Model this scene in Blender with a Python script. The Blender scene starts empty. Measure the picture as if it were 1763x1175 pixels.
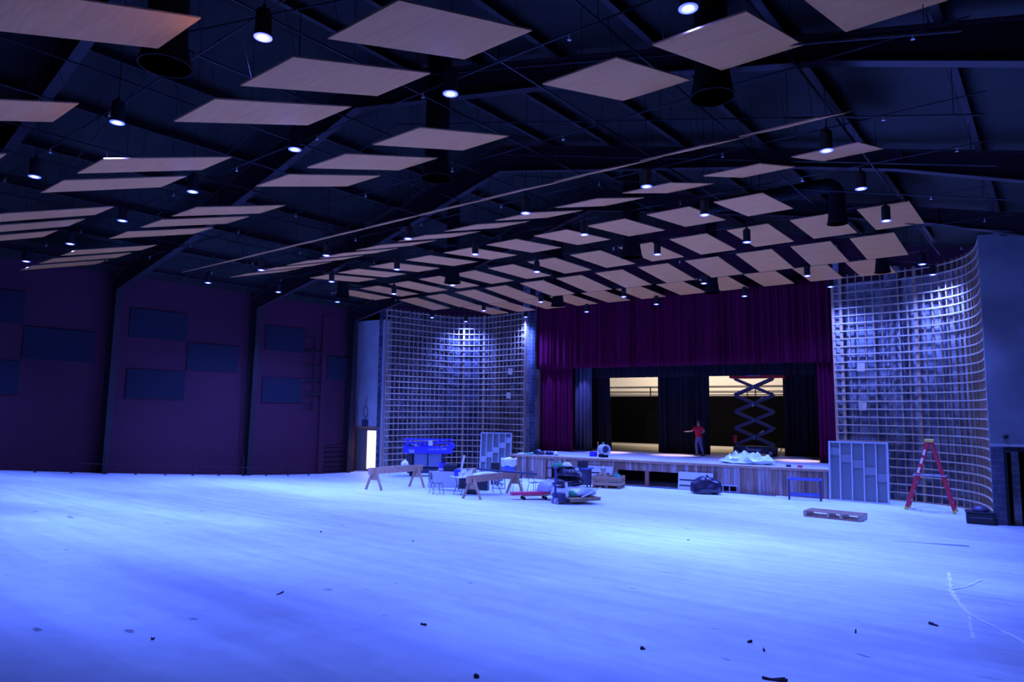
import bpy, bmesh, math, random
from mathutils import Vector, Matrix, Euler
random.seed(7)
PI = math.pi
sc = bpy.context.scene
COL = sc.collection

# ------------------------------------------------------------ camera
cam_d = bpy.data.cameras.new('camera')
cam_d.sensor_width = 36.0
cam_d.lens = 1177.14 / 1763.0 * 36.0
cam_d.clip_end = 200
cam = bpy.data.objects.new('camera', cam_d)
COL.objects.link(cam)
yaw, pit, rol = math.radians(38.668), math.radians(5.7656), math.radians(0.58105)
Fv = Vector((-math.sin(yaw)*math.cos(pit), math.cos(yaw)*math.cos(pit), math.sin(pit)))
R0 = Vector((math.cos(yaw), math.sin(yaw), 0))
U0 = R0.cross(Fv)
Rv = R0*math.cos(rol) + U0*math.sin(rol)
Uv = -R0*math.sin(rol) + U0*math.cos(rol)
cam.matrix_world = Matrix(((Rv.x, Uv.x, -Fv.x, 0), (Rv.y, Uv.y, -Fv.y, 0), (Rv.z, Uv.z, -Fv.z, 3.4), (0, 0, 0, 1)))
sc.camera = cam

# ------------------------------------------------------------ world, exposure
w = bpy.data.worlds.new('world'); sc.world = w; w.use_nodes = True
w.node_tree.nodes['Background'].inputs[0].default_value = (0.25, 0.22, 0.5, 1)
w.node_tree.nodes['Background'].inputs[1].default_value = 0.02
sc.view_settings.view_transform = 'Standard'
sc.view_settings.look = 'None'
sc.view_settings.gamma = 1
sc.view_settings.use_curve_mapping = False
sc.view_settings.exposure = 0.0
sc.cycles.max_bounces = 8
sc.cycles.diffuse_bounces = 4
sc.cycles.glossy_bounces = 2
sc.cycles.transparent_max_bounces = 8
sc.cycles.use_denoising = True
sc.cycles.sample_clamp_indirect = 6

LAMP_COL = (0.088, 0.160, 1.0)
LAMP_W = 3950.0
SPILL_W = 6.0
STAGE_WARM = (1.0, 0.80, 0.62)

def area(name, loc, size, power, color, rot=(0, 0, 0), sy=None):
    l = bpy.data.lights.new(name, 'AREA'); l.energy = power; l.color = color
    l.size = size
    if sy: l.shape = 'RECTANGLE'; l.size_y = sy
    o = bpy.data.objects.new(name, l); o.location = loc; o.rotation_euler = rot
    COL.objects.link(o); return o

# stage frame: the proscenium end stands a little askew of the ceiling grid
TH = math.radians(7.25)
S0 = Vector((-21.74, 27.66))
def S2W(x, y, z=0.0):
    return Vector((S0.x + math.cos(TH)*x - math.sin(TH)*y, S0.y + math.sin(TH)*x + math.cos(TH)*y, z))
SZ = 1.15   # stage floor height

def spot(name, loc, power, color, size=1.4, blend=0.6, aim=None, r=0.08, parent=None):
    l = bpy.data.lights.new(name, 'SPOT'); l.energy = power; l.color = color
    l.spot_size = size; l.spot_blend = blend; l.shadow_soft_size = r
    o = bpy.data.objects.new(name, l); o.location = loc
    if aim is not None:
        o.rotation_euler = (Vector(aim)-Vector(loc)).to_track_quat('-Z', 'Y').to_euler()
    COL.objects.link(o)
    if parent: o.parent = parent
    return o
# work lights of the stage house, hung behind the valance and backstage
for x, p in ((3.0, 3200), (6.6, 3200), (12.7, 3200)):
    a = S2W(x, 4.5, 7.6); b = S2W(x, 4.75, 1.15)
    spot('stage_work_light', a, p, (1.0, 0.74, 0.86), 0.42, 0.8, b)
for x in (2.0, 8.5):
    a = S2W(x, 11.5, 6.9); b = S2W(x, 15.8, 4.6)
    spot('backstage_light', a, 1100, STAGE_WARM, 2.2, 0.6, b)
spot('backstage_floor_light', S2W(5.5, 11.0, 6.8), 900, (1, .76, .45), 1.9, 0.8, S2W(5.5, 13.0, 1.1))
# a blue wash lamp beside the left stage leg
spot('wing_wash_light', S2W(1.55, 4.35, 6.5), 700, (0.14, 0.16, 1), 0.5, 0.7, S2W(1.05, 5.5, 4.2))

# ------------------------------------------------------------ materials
MATS = {}
def mat(name, col, rough=0.7, metal=0.0, emit=None, estr=0.0, noise=None, spec=0.3, alpha=1.0, bump=None):
    if name in MATS: return MATS[name]
    m = bpy.data.materials.new(name); m.use_nodes = True
    nt = m.node_tree; b = nt.nodes['Principled BSDF']
    b.inputs['Base Color'].default_value = (*col, 1)
    b.inputs['Roughness'].default_value = rough
    b.inputs['Metallic'].default_value = metal
    b.inputs['Specular IOR Level'].default_value = spec
    if emit:
        b.inputs['Emission Color'].default_value = (*emit, 1); b.inputs['Emission Strength'].default_value = estr
    if alpha < 1: b.inputs['Alpha'].default_value = alpha
    if noise:
        # noise = (scale vector, colour 2, detail)
        tc = nt.nodes.new('ShaderNodeTexCoord'); mp = nt.nodes.new('ShaderNodeMapping')
        mp.inputs['Scale'].default_value = noise[0]
        n = nt.nodes.new('ShaderNodeTexNoise'); n.inputs['Scale'].default_value = 1.0
        n.inputs['Detail'].default_value = noise[2] if len(noise) > 2 else 4
        cr = nt.nodes.new('ShaderNodeValToRGB')
        cr.color_ramp.elements[0].position = 0.35; cr.color_ramp.elements[1].position = 0.65
        cr.color_ramp.elements[0].color = (*noise[1], 1); cr.color_ramp.elements[1].color = (*col, 1)
        nt.links.new(tc.outputs['Object'], mp.inputs['Vector']); nt.links.new(mp.outputs[0], n.inputs['Vector'])
        nt.links.new(n.outputs['Fac'], cr.inputs['Fac']); nt.links.new(cr.outputs['Color'], b.inputs['Base Color'])
        if bump:
            bp = nt.nodes.new('ShaderNodeBump'); bp.inputs['Strength'].default_value = bump
            nt.links.new(n.outputs['Fac'], bp.inputs['Height']); nt.links.new(bp.outputs[0], b.inputs['Normal'])
    MATS[name] = m
    return m

def m_floor():
    m = bpy.data.materials.new('concrete_floor'); m.use_nodes = True; nt = m.node_tree
    b = nt.nodes['Principled BSDF']; b.inputs['Roughness'].default_value = 0.55; b.inputs['Specular IOR Level'].default_value = 0.25
    tc = nt.nodes.new('ShaderNodeTexCoord')
    def nz(scale, detail, rot=0.0, dist=0.0):
        mp = nt.nodes.new('ShaderNodeMapping'); mp.inputs['Scale'].default_value = scale; mp.inputs['Rotation'].default_value = (0, 0, rot)
        n = nt.nodes.new('ShaderNodeTexNoise'); n.inputs['Scale'].default_value = 1; n.inputs['Detail'].default_value = detail; n.inputs['Distortion'].default_value = dist
        nt.links.new(tc.outputs['Object'], mp.inputs['Vector']); nt.links.new(mp.outputs[0], n.inputs['Vector']); return n
    def ramp(n, p0, c0, p1, c1):
        cr = nt.nodes.new('ShaderNodeValToRGB'); cr.color_ramp.elements[0].position = p0; cr.color_ramp.elements[1].position = p1
        cr.color_ramp.elements[0].color = (*c0, 1); cr.color_ramp.elements[1].color = (*c1, 1)
        nt.links.new(n.outputs['Fac'], cr.inputs['Fac']); return cr
    def mul(a, bb):
        mx = nt.nodes.new('ShaderNodeMix'); mx.data_type = 'RGBA'; mx.blend_type = 'MULTIPLY'; mx.inputs[0].default_value = 1
        nt.links.new(a, mx.inputs[6]); nt.links.new(bb, mx.inputs[7]); return mx.outputs[2]
    big = ramp(nz((.16, .28, .2), 5, .15, .6), .38, (.58, .62, .62), .62, (.74, .82, .80))
    streak = ramp(nz((.35, 3.6, 1), 6, -.35), .36, (.86, .86, .90), .6, (1, 1, 1))
    fine = ramp(nz((3.2, 3.2, 3.2), 6, 0), .3, (.9, .9, .91), .6, (1, 1, 1))
    spots = ramp(nz((2.1, 3.4, 2), 2, .5), .225, (.35, .35, .42), .27, (1, 1, 1))
    c = mul(mul(mul(big.outputs[0], streak.outputs[0]), fine.outputs[0]), spots.outputs[0])
    nt.links.new(c, b.inputs['Base Color'])
    return m

def m_wood(name, c1, c2, c3, sc_=(1, 14, 14), obj_var=0.25, rough=.5, spec=.35):
    m = bpy.data.materials.new(name); m.use_nodes = True; nt = m.node_tree
    b = nt.nodes['Principled BSDF']; b.inputs['Roughness'].default_value = rough; b.inputs['Specular IOR Level'].default_value = spec
    tc = nt.nodes.new('ShaderNodeTexCoord'); oi = nt.nodes.new('ShaderNodeObjectInfo')
    ad = nt.nodes.new('ShaderNodeVectorMath'); ad.operation = 'ADD'
    ml = nt.nodes.new('ShaderNodeMath'); ml.operation = 'MULTIPLY'; ml.inputs[1].default_value = 37
    nt.links.new(oi.outputs['Random'], ml.inputs[0]); nt.links.new(tc.outputs['Object'], ad.inputs[0]); nt.links.new(ml.outputs[0], ad.inputs[1])
    mp = nt.nodes.new('ShaderNodeMapping'); mp.inputs['Scale'].default_value = sc_
    n = nt.nodes.new('ShaderNodeTexNoise'); n.inputs['Scale'].default_value = 1; n.inputs['Detail'].default_value = 5; n.inputs['Distortion'].default_value = 1.2
    cr = nt.nodes.new('ShaderNodeValToRGB'); e = cr.color_ramp.elements
    e[0].position = .3; e[1].position = .7; e[0].color = (*c1, 1); e[1].color = (*c3, 1); k = e.new(.5); k.color = (*c2, 1)
    nt.links.new(ad.outputs[0], mp.inputs['Vector']); nt.links.new(mp.outputs[0], n.inputs['Vector']); nt.links.new(n.outputs['Fac'], cr.inputs['Fac'])
    hs = nt.nodes.new('ShaderNodeHueSaturation'); mr = nt.nodes.new('ShaderNodeMapRange')
    mr.inputs['To Min'].default_value = 1-obj_var; mr.inputs['To Max'].default_value = 1+obj_var*.6
    nt.links.new(oi.outputs['Random'], mr.inputs['Value']); nt.links.new(mr.outputs[0], hs.inputs['Value'])
    nt.links.new(cr.outputs['Color'], hs.inputs['Color']); nt.links.new(hs.outputs[0], b.inputs['Base Color'])
    return m

def m_brick(name, c1, c2, mortar, scale=1.0, bw=.4, rh=.2, msize=.012, axis='XZ', rough=.8):
    m = bpy.data.materials.new(name); m.use_nodes = True; nt = m.node_tree
    b = nt.nodes['Principled BSDF']; b.inputs['Roughness'].default_value = rough; b.inputs['Specular IOR Level'].default_value = .15
    uv = nt.nodes.new('ShaderNodeUVMap')
    br = nt.nodes.new('ShaderNodeTexBrick'); br.inputs['Color1'].default_value = (*c1, 1); br.inputs['Color2'].default_value = (*c2, 1)
    br.inputs['Mortar'].default_value = (*mortar, 1); br.inputs['Scale'].default_value = scale
    br.inputs['Brick Width'].default_value = bw; br.inputs['Row Height'].default_value = rh; br.inputs['Mortar Size'].default_value = msize
    n = nt.nodes.new('ShaderNodeTexNoise'); n.inputs['Scale'].default_value = .9; n.inputs['Detail'].default_value = 5
    tc = nt.nodes.new('ShaderNodeTexCoord'); nt.links.new(tc.outputs['Object'], n.inputs['Vector'])
    cr = nt.nodes.new('ShaderNodeValToRGB'); cr.color_ramp.elements[0].position = .42; cr.color_ramp.elements[1].position = .6
    cr.color_ramp.elements[0].color = (.45, .45, .5, 1); cr.color_ramp.elements[1].color = (1, 1, 1, 1)
    mx = nt.nodes.new('ShaderNodeMix'); mx.data_type = 'RGBA'; mx.blend_type = 'MULTIPLY'; mx.inputs[0].default_value = 1
    nt.links.new(uv.outputs[0], br.inputs['Vector']); nt.links.new(n.outputs['Fac'], cr.inputs['Fac'])
    nt.links.new(br.outputs['Color'], mx.inputs[6]); nt.links.new(cr.outputs[0], mx.inputs[7]); nt.links.new(mx.outputs[2], b.inputs['Base Color'])
    return m

M_FLOOR = m_floor()
M_PANEL = m_wood('birch_plywood', (.70, .24, .052), (.74, .27, .060), (.78, .31, .070), (1.2, 9, 1), .08, rough=.62, spec=.25)
M_PLYEDGE = mat('plywood_edge', (.50, .25, .12), .7)
M_STRAP = m_wood('pine_strap', (.42, .31, .20), (.48, .36, .24), (.54, .41, .28), (3, 3, 3), .1)
M_STUD = m_wood('pine_stud', (.36, .21, .11), (.42, .25, .14), (.48, .29, .17), (14, 14, 1.2), .25)
M_LUMBER = m_wood('lumber', (.45, .22, .12), (.55, .30, .18), (.62, .38, .24), (9, 1.2, 9), .2)
M_STAGEBOARD = m_wood('stage_board', (.30, .15, .08), (.50, .30, .20), (.62, .42, .32), (5.0, 3, .35), .1)
M_DECK = mat('stage_deck', (.62, .60, .60), .5, noise=((.8, 2.5, 1), (.5, .48, .48), 4))
M_WALL = mat('maroon_wall_paint', (.062, .010, .026), .75, noise=((.3, .3, .3), (.052, .009, .023), 3))
M_NAVY = mat('navy_fabric', (.016, .016, .030), .95, noise=((30, 30, 30), (.012, .012, .024), 2))
M_INSUL = mat('roof_insulation', (.013, .015, .0095), .7, noise=((.8, 1.6, .8), (.004, .004, .0035), 6), bump=.3)
M_STEEL = mat('dark_painted_steel', (.020, .013, .016), .5, 0.0)
M_BLACKM = mat('black_metal', (.012, .012, .016), .45)
M_DUCT = mat('black_duct', (.004, .004, .006), .8, spec=.15)
M_PIPE = mat('black_pipe', (.010, .010, .016), .5)
M_HEAD = mat('glint_white_head', (.9, .9, .9), .3, spec=.8)  # white colour stands in for the glints on the heads
M_CHROME = mat('chrome', (.8, .8, .85), .15, 1.0)
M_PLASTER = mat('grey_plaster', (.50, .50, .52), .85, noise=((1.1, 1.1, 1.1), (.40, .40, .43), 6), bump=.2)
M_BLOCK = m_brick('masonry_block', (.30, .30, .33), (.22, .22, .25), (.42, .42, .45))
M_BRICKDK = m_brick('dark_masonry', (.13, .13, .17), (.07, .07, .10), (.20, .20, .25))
M_TILE = m_brick('jamb_tile', (.16, .16, .22), (.13, .13, .19), (.32, .32, .38), 1, .6, .2, .006)
M_DRAPE = mat('maroon_velvet', (.13, .004, .038), .95, noise=((6, 6, .4), (.10, .003, .030), 3), spec=.05)
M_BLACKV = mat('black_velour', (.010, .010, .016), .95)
M_LITV = mat('blue_lit_velour', (.10, .10, .14), .9)  # black leg lightened and tinted for the blue light falling on it
M_CREAM = mat('cream_wall', (.80, .78, .72), .8)
M_DARKWALL = mat('black_wall', (.0025, .0025, .004), .95, spec=0.0)
M_GALV = mat('galvanised_steel', (.52, .53, .56), .4, .2)
M_BOARD = mat('grey_backer_board', (.19, .20, .20), .8)
M_GREYP = mat('grey_panel', (.50, .50, .54), .6)
M_SLOT = mat('slot_black', (.006, .006, .008), .9)
M_RED = mat('red_paint', (.55, .012, .02), .4)
M_REDF = mat('red_fibreglass', (.62, .03, .05), .45)
M_YEL = mat('yellow_plastic', (.70, .50, .10), .5)
M_WHITE = mat('white_plastic', (.85, .85, .85), .5)
M_LIFTBLUE = mat('lift_blue_paint', (.06, .05, .60), .4)
M_NAVYP = mat('dark_navy_paint', (.05, .05, .10), .45)
M_RUBBER = mat('rubber', (.02, .02, .022), .8)
M_BLKPLAS = mat('black_plastic', (.018, .018, .026), .35, spec=.5)
M_BAG = mat('black_bag', (.020, .016, .036), .25, spec=.7)
M_CLEAR = mat('clear_sheeting', (.80, .92, .86), .25, spec=.6)
M_GOODS = mat('milky_plastic', (.42, .46, .55), .3, spec=.6)
M_GREENB = mat('green_print_bag', (.05, .30, .14), .35)
M_BINBLUE = mat('blue_bin', (.10, .14, .42), .5)
M_TABLE = mat('table_top', (.72, .72, .76), .5)
M_CHAIR = mat('chair_shell', (.20, .18, .18), .6)
M_PINK = mat('red_boards', (.75, .05, .12), .5)
M_SKIN = mat('skin', (.62, .36, .27), .6)
M_SHIRT = mat('red_shirt', (.62, .012, .04), .8)
M_JEANS = mat('blue_jeans', (.10, .11, .24), .85)
M_CAP = mat('dark_cap', (.05, .06, .10), .7)
M_HAIR = mat('dark_hair', (.04, .03, .03), .8)
M_GREY = mat('grey_metal', (.35, .36, .40), .45)
M_PAPER = mat('paper', (.88, .92, .86), .6)
M_CARD = mat('cardboard', (.45, .33, .22), .8)
M_DEBRIS = mat('dark_debris', (.06, .04, .05), .9)
M_LENS = mat('lamp_lens', (.9, .9, 1), .3, emit=(.42, .62, 1.0), estr=14)
M_HALO = mat('lamp_halo', (.3, .3, 1), .4, emit=(.05, .07, 1.0), estr=3.0)  # emission imitates the soft halo around each lamp
M_GLOW = mat('lit_doorway', (.9, .85, .75), .4, emit=(1.0, .78, .50), estr=1.5)
M_TINYLAMP = mat('bare_bulb', (.9, .9, .8), .4, emit=(1, .95, .85), estr=12)

# ------------------------------------------------------------ mesh helpers
class MB:
    def __init__(s): s.v = []; s.f = []; s.uv = {}
    def add(s, vs, fs):
        k = len(s.v); s.v += [Vector(v) for v in vs]; s.f += [[i+k for i in f] for f in fs]; return s
    def box(s, c, size, rot=None):
        x, y, z = [a/2 for a in size]
        vs = [Vector((sx*x, sy*y, sz*z)) for sx in (-1, 1) for sy in (-1, 1) for sz in (-1, 1)]
        if rot is not None:
            R = Euler(rot).to_matrix() if not isinstance(rot, Matrix) else rot
            vs = [R @ v for v in vs]
        vs = [v+Vector(c) for v in vs]
        return s.add(vs, [[0, 1, 3, 2], [4, 6, 7, 5], [0, 4, 5, 1], [2, 3, 7, 6], [0, 2, 6, 4], [1, 5, 7, 3]])
    def beam(s, p0, p1, w_, h_, up=(0, 0, 1)):
        p0 = Vector(p0); p1 = Vector(p1); d = (p1-p0); L = d.length; d.normalize()
        u = Vector(up)
        if abs(d.dot(u)) > .98: u = Vector((0, 1, 0))
        a = d.cross(u).normalized(); b = a.cross(d)
        vs = []
        for p in (p0, p1):
            for i, j in ((-1, -1), (1, -1), (1, 1), (-1, 1)): vs.append(p + a*(i*w_/2) + b*(j*h_/2))
        return s.add(vs, [[0, 3, 2, 1], [4, 5, 6, 7], [0, 1, 5, 4], [1, 2, 6, 5], [2, 3, 7, 6], [3, 0, 4, 7]])
    def cyl(s, p0, p1, r, r2=None, n=12, cap=True):
        p0 = Vector(p0); p1 = Vector(p1); d = (p1-p0).normalized(); r2 = r if r2 is None else r2
        u = Vector((0, 0, 1)) if abs(d.z) < .95 else Vector((1, 0, 0))
        a = d.cross(u).normalized(); b = d.cross(a)
        vs = []
        for p, rr in ((p0, r), (p1, r2)):
            for i in range(n):
                t = 2*PI*i/n; vs.append(p + a*(rr*math.cos(t)) + b*(rr*math.sin(t)))
        fs = [[i, (i+1) % n, n+(i+1) % n, n+i] for i in range(n)]
        if cap: fs += [list(range(n))[::-1], list(range(n, 2*n))]
        return s.add(vs, fs)
    def tube(s, pts, r, n=8):
        for a, b in zip(pts[:-1], pts[1:]): s.cyl(a, b, r, n=n)
        return s
    def lathe(s, prof, c=(0, 0, 0), n=20, axis='z'):
        vs = []; c = Vector(c)
        for r, z in prof:
            for i in range(n):
                t = 2*PI*i/n; p = Vector((r*math.cos(t), r*math.sin(t), z))
                if axis == 'x': p = Vector((p.z, p.x, p.y))
                if axis == 'y': p = Vector((p.x, p.z, p.y))
                vs.append(c+p)
        fs = []
        for k in range(len(prof)-1):
            for i in range(n): fs.append([k*n+i, k*n+(i+1) % n, (k+1)*n+(i+1) % n, (k+1)*n+i])
        if prof[0][0] > 1e-4: fs.append(list(range(n))[::-1])
        if prof[-1][0] > 1e-4: fs.append([(len(prof)-1)*n+i for i in range(n)])
        return s.add(vs, fs)
    def blob(s, c, size, n=14, m=9, amp=.15, seed=0, flat=True):
        rnd = random.Random(seed); ph = [rnd.uniform(0, 6.28) for _ in range(8)]
        vs = []; c = Vector(c)
        for j in range(m+1):
            v = -PI/2 + PI*j/m
            for i in range(n):
                u = 2*PI*i/n
                k = 1 + amp*(math.sin(2*u+ph[0]+v*2)+.7*math.sin(5*u+ph[1]-3*v)+.6*math.sin(7*v+ph[2]+2*u)+.5*math.sin(9*u+ph[3]+4*v))
                z = math.sin(v)
                if flat and z < -.0: z *= .25
                vs.append(c + Vector((size[0]*k*math.cos(v)**.7*math.cos(u) if math.cos(v) > 0 else 0, size[1]*k*max(0, math.cos(v))**.7*math.sin(u), size[2]*z*k)))
        zmin = min(v.z for v in vs)
        fs = [[j*n+i, j*n+(i+1) % n, (j+1)*n+(i+1) % n, (j+1)*n+i] for j in range(m) for i in range(n)]
        return s.add(vs, fs)
    def build(s, name, m, parent=None, smooth=False, bevel=0.0):
        me = bpy.data.meshes.new(name); me.from_pydata(s.v, [], s.f); me.validate(); me.update()
        bm = bmesh.new(); bm.from_mesh(me); bmesh.ops.recalc_face_normals(bm, faces=bm.faces); bm.to_mesh(me); bm.free()
        if smooth:
            for p in me.polygons: p.use_smooth = True
        me.materials.append(m)
        o = bpy.data.objects.new(name, me); COL.objects.link(o)
        if parent: o.parent = parent
        if bevel:
            b = o.modifiers.new('bevel', 'BEVEL'); b.width = bevel; b.segments = 2; b.limit_method = 'ANGLE'
        return o

def thing(name, label, cat, loc=(0, 0, 0), rz=0.0, group=None):
    o = bpy.data.objects.new(name, None); o.empty_display_size = .1; COL.objects.link(o)
    o.location = loc; o.rotation_euler = (0, 0, rz); o['label'] = label; o['category'] = cat
    if group: o['group'] = group
    return o
def sthing(name, label, cat, x, y, z=0.0, rz=0.0, group=None):
    return thing(name, label, cat, S2W(x, y, z), TH+rz, group)
def tag(o, label, cat, group=None):
    o['label'] = label; o['category'] = cat
    if group: o['group'] = group
    return o
def struct(o, label=None):
    o['kind'] = 'structure'
    if label: o['label'] = label; o['category'] = 'building'
    return o
def place(o, loc, rz=0.0): o.location = loc; o.rotation_euler = (0, 0, rz); return o
def smod(o, lv=1):
    m = o.modifiers.new('sub', 'SUBSURF'); m.levels = lv; m.render_levels = lv; return o
def copy_tree(o, parent=None):
    c = o.copy(); COL.objects.link(c)
    if parent: c.parent = parent
    for ch in list(o.children): copy_tree(ch, c)
    return c
def uvbox(o, axes=('x', 'z'), sx=1.0, sy=1.0):
    me = o.data; uv = me.uv_layers.new(name='UVMap')
    for p in me.polygons:
        n = p.normal
        for li in p.loop_indices:
            v = me.vertices[me.loops[li].vertex_index].co
            if abs(n.z) > .7: a, b = v.x, v.y
            elif abs(n.x) > abs(n.y): a, b = v.y, v.z
            else: a, b = v.x, v.z
            uv.data[li].uv = (a*sx, b*sy)
    return o
def ordn(i):
    return ['first', 'second', 'third', 'fourth', 'fifth', 'sixth', 'seventh', 'eighth', 'ninth', 'tenth', 'eleventh', 'twelfth', 'thirteenth', 'fourteenth', 'fifteenth', 'sixteenth', 'seventeenth', 'eighteenth', 'nineteenth', 'twentieth'][i]

YP = [-10, 0, 8, 11.4, 14.5, 17.5, 20, 22.5, 60]; ZP = [2.55, 1.8, 1.05, .73, .47, .25, .08, 0, 0]
def fz(y):
    for i in range(len(YP)-1):
        if y <= YP[i+1]:
            t = (y-YP[i])/(YP[i+1]-YP[i]); return ZP[i]+(ZP[i+1]-ZP[i])*t
    return 0
# smooth the rake a little
_fz = fz
def fz(y): return sum(_fz(y+d) for d in (-1.2, -.6, 0, .6, 1.2))/5 if y < 24 else 0.0
def F3(x, y, dz=0.0): return (x, y, fz(y)+dz)

# ------------------------------------------------------------ room shell
XW = -30.1; XR = 0.95
b = MB()
ys = [-9+i*.5 for i in range(0, 84)]
xs = [XW-1.8 + i*(XR+2.1-XW)/24 for i in range(25)]
for y in ys:
    for x in xs: b.v.append(Vector((x, y, fz(y))))
n = len(xs)
for j in range(len(ys)-1):
    for i in range(n-1): b.f.append([j*n+i, j*n+i+1, (j+1)*n+i+1, (j+1)*n+i])
k = len(b.v)
for (x, y) in ((xs[0], ys[0]), (xs[-1], ys[0]), (xs[-1], ys[-1]), (xs[0], ys[-1])): b.v.append(Vector((x, y, -.3)))
b.f.append([k+3, k+2, k+1, k])
fl = b.build('floor', M_FLOOR, smooth=True); struct(fl)

RZ0, RS, RX = 12.71, .25, -14.62      # roof plane, slope 1:4
def roofz(x): return RZ0-RS*abs(x-RX)
b = MB()
for a, c in ((XW-1.8, RX), (RX, XR+.4)):
    za, zc = roofz(a), roofz(c)
    b.add([(a, -9, za), (c, -9, zc), (c, 31, zc), (a, 31, za), (a, -9, za+.2), (c, -9, zc+.2), (c, 31, zc+.2), (a, 31, za+.2)],
          [[0, 3, 2, 1], [4, 5, 6, 7], [0, 1, 5, 4], [2, 3, 7, 6], [0, 4, 7, 3], [1, 2, 6, 5]])
struct(b.build('ceiling', M_INSUL))
b = MB(); b.box((XW-.15, 7.5, 4.3), (.3, 33.0, 9.2)); o = struct(b.build('wall_left', M_WALL))
b = MB(); b.box((XW-.95, 23.95, 4.2), (1.7, .1, 9.0)); b.box((XW-1.75, 25.6, 4.2), (.1, 3.4, 8.8)); struct(b.build('wall_recess', M_WALL))
b = MB(); b.box((XR+.15, 10.5, 4.6), (.3, 39, 9.4)); struct(b.build('wall_right', M_WALL))
b = MB()
b.add([(XW, -9.2, 0), (XR, -9.2, 0), (XR, -9.2, roofz(XR)), (RX, -9.2, RZ0), (XW, -9.2, roofz(XW)),
       (XW, -8.9, 0), (XR, -8.9, 0), (XR, -8.9, roofz(XR)), (RX, -8.9, RZ0), (XW, -8.9, roofz(XW))],
      [[0, 1, 2, 3, 4], [9, 8, 7, 6, 5], [0, 5, 6, 1], [1, 6, 7, 2], [2, 7, 8, 3], [3, 8, 9, 4], [4, 9, 5, 0]])
struct(b.build('wall_rear', M_WALL))

# ---- rigid steel frames (column, haunched rafter), one thing per bay line
def frame(y, label):
    t = thing('steel_frame', label, 'steel frame', (0, y, 0), 0, 'steel frames spanning the hall')
    fw, ft = .24, .03
    wt = .02
    for side in (0, 1):
        def X(x): return x if side == 0 else 2*RX-x
        zf = 0.0
        # column: outer x at wall, inner flange tapers out toward the knee
        x0, xb, xk = XW+.01, XW+(.38 if side == 0 else .22), XW+.62
        zk = 8.12
        m = MB()
        web = [(x0, zf), (xb, zf), (xk, zk), (x0, zk)]
        def ext(m, poly, th):
            n_ = len(poly)
            m.add([(X(p), -th/2, q) for p, q in poly]+[(X(p), th/2, q) for p, q in poly],
                  [list(range(n_)), list(range(n_, 2*n_))[::-1]]+[[i, n_+i, n_+(i+1) % n_, (i+1) % n_] for i in range(n_)])
        ext(m, web, wt)
        ext(m, [(xb, zf), (xb+ft, zf), (xk+ft, zk), (xk, zk)], fw)
        ext(m, [(x0, zf), (x0+ft, zf), (x0+ft, zk+.9), (x0, zk+.9)], fw)
        m.build('column', M_STEEL, t)
        # rafter: bottom flange line and top flange under the roof
        bot = [(xk, zk), (-24.0, 9.2), (-19.5, 10.35), (RX, 11.6)] if side == 0 else [(xk, zk), (-26.6, 9.06), (-24.0, 9.70), (RX, 11.6)]
        top = [(x0, roofz(x0)-.24)]+[(q_, roofz(q_)-.24) for q_ in (bot[1][0], bot[2][0], RX)]
        m = MB()
        for i in range(3):
            ext(m, [bot[i], bot[i+1], top[i+1], top[i]], wt)
            ext(m, [bot[i], bot[i+1], (bot[i+1][0], bot[i+1][1]-ft), (bot[i][0], bot[i][1]-ft)], fw)
            ext(m, [top[i], top[i+1], (top[i+1][0], top[i+1][1]+ft), (top[i][0], top[i][1]+ft)], fw)
        ext(m, [(x0, zk), (xk, zk), bot[0], top[0]], wt)
        m.build('rafter', M_STEEL, t)
        for px in (-26.7, -21.7):
            zb = next(p_[1]+(px-p_[0])*(q_[1]-p_[1])/(q_[0]-p_[0]) for p_, q_ in zip(bot[:-1], bot[1:]) if p_[0] <= px <= q_[0])
            m = MB(); ext(m, [(px-.01, zb), (px+.01, zb), (px+.01, roofz(px)-.24), (px-.01, roofz(px)-.24)], fw*.95); m.build('stiffener', M_STEEL, t)
    return t
for y, lb in ((-1.0, 'dark steel building frame arching overhead beside the camera, nearest of five'), (5.2, 'dark steel building frame arching over the nearest ceiling panels'), (11.4, 'dark steel frame with tapered column left of the paired wall panels'),
              (17.6, 'dark steel frame with tapered column between the navy wall panels'), (23.35, 'dark steel frame nearest the stage, beside the left wooden lattice')):
    frame(y, lb)
# ---- purlins along the hall
pxs = [-1.1, -3.3, -5.6, -7.9, -10.2, -12.5, -17.5, -19.8, -22.1, -24.4, -26.7, -28.9]
for i, x in enumerate(pxs):
    m = MB(); z = roofz(x); L0 = -8.8; L1 = 28.8
    m.add([(-.03, L0, -.22), (.05, L0, -.22), (.05, L0, -.20), (-.01, L0, -.20), (-.01, L0, -.0), (-.03, L0, 0)]+[(-.03, L1, -.22), (.05, L1, -.22), (.05, L1, -.20), (-.01, L1, -.20), (-.01, L1, 0), (-.03, L1, 0)],
          [[0, 1, 2, 3, 4, 5], [11, 10, 9, 8, 7, 6]]+[[i_, 6+i_, 6+(i_+1) % 6, (i_+1) % 6] for i_ in range(6)])
    m.box((.02, 10, -.225), (.12, 37.6, .012))
    o = m.build('roof_purlin', M_STEEL); o.location = (x, 0, z-.005)
    tag(o, 'dark steel roof purlin running toward the stage, %s from the right wall' % ordn(i), 'roof beam', 'roof purlins under the insulation')

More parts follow.
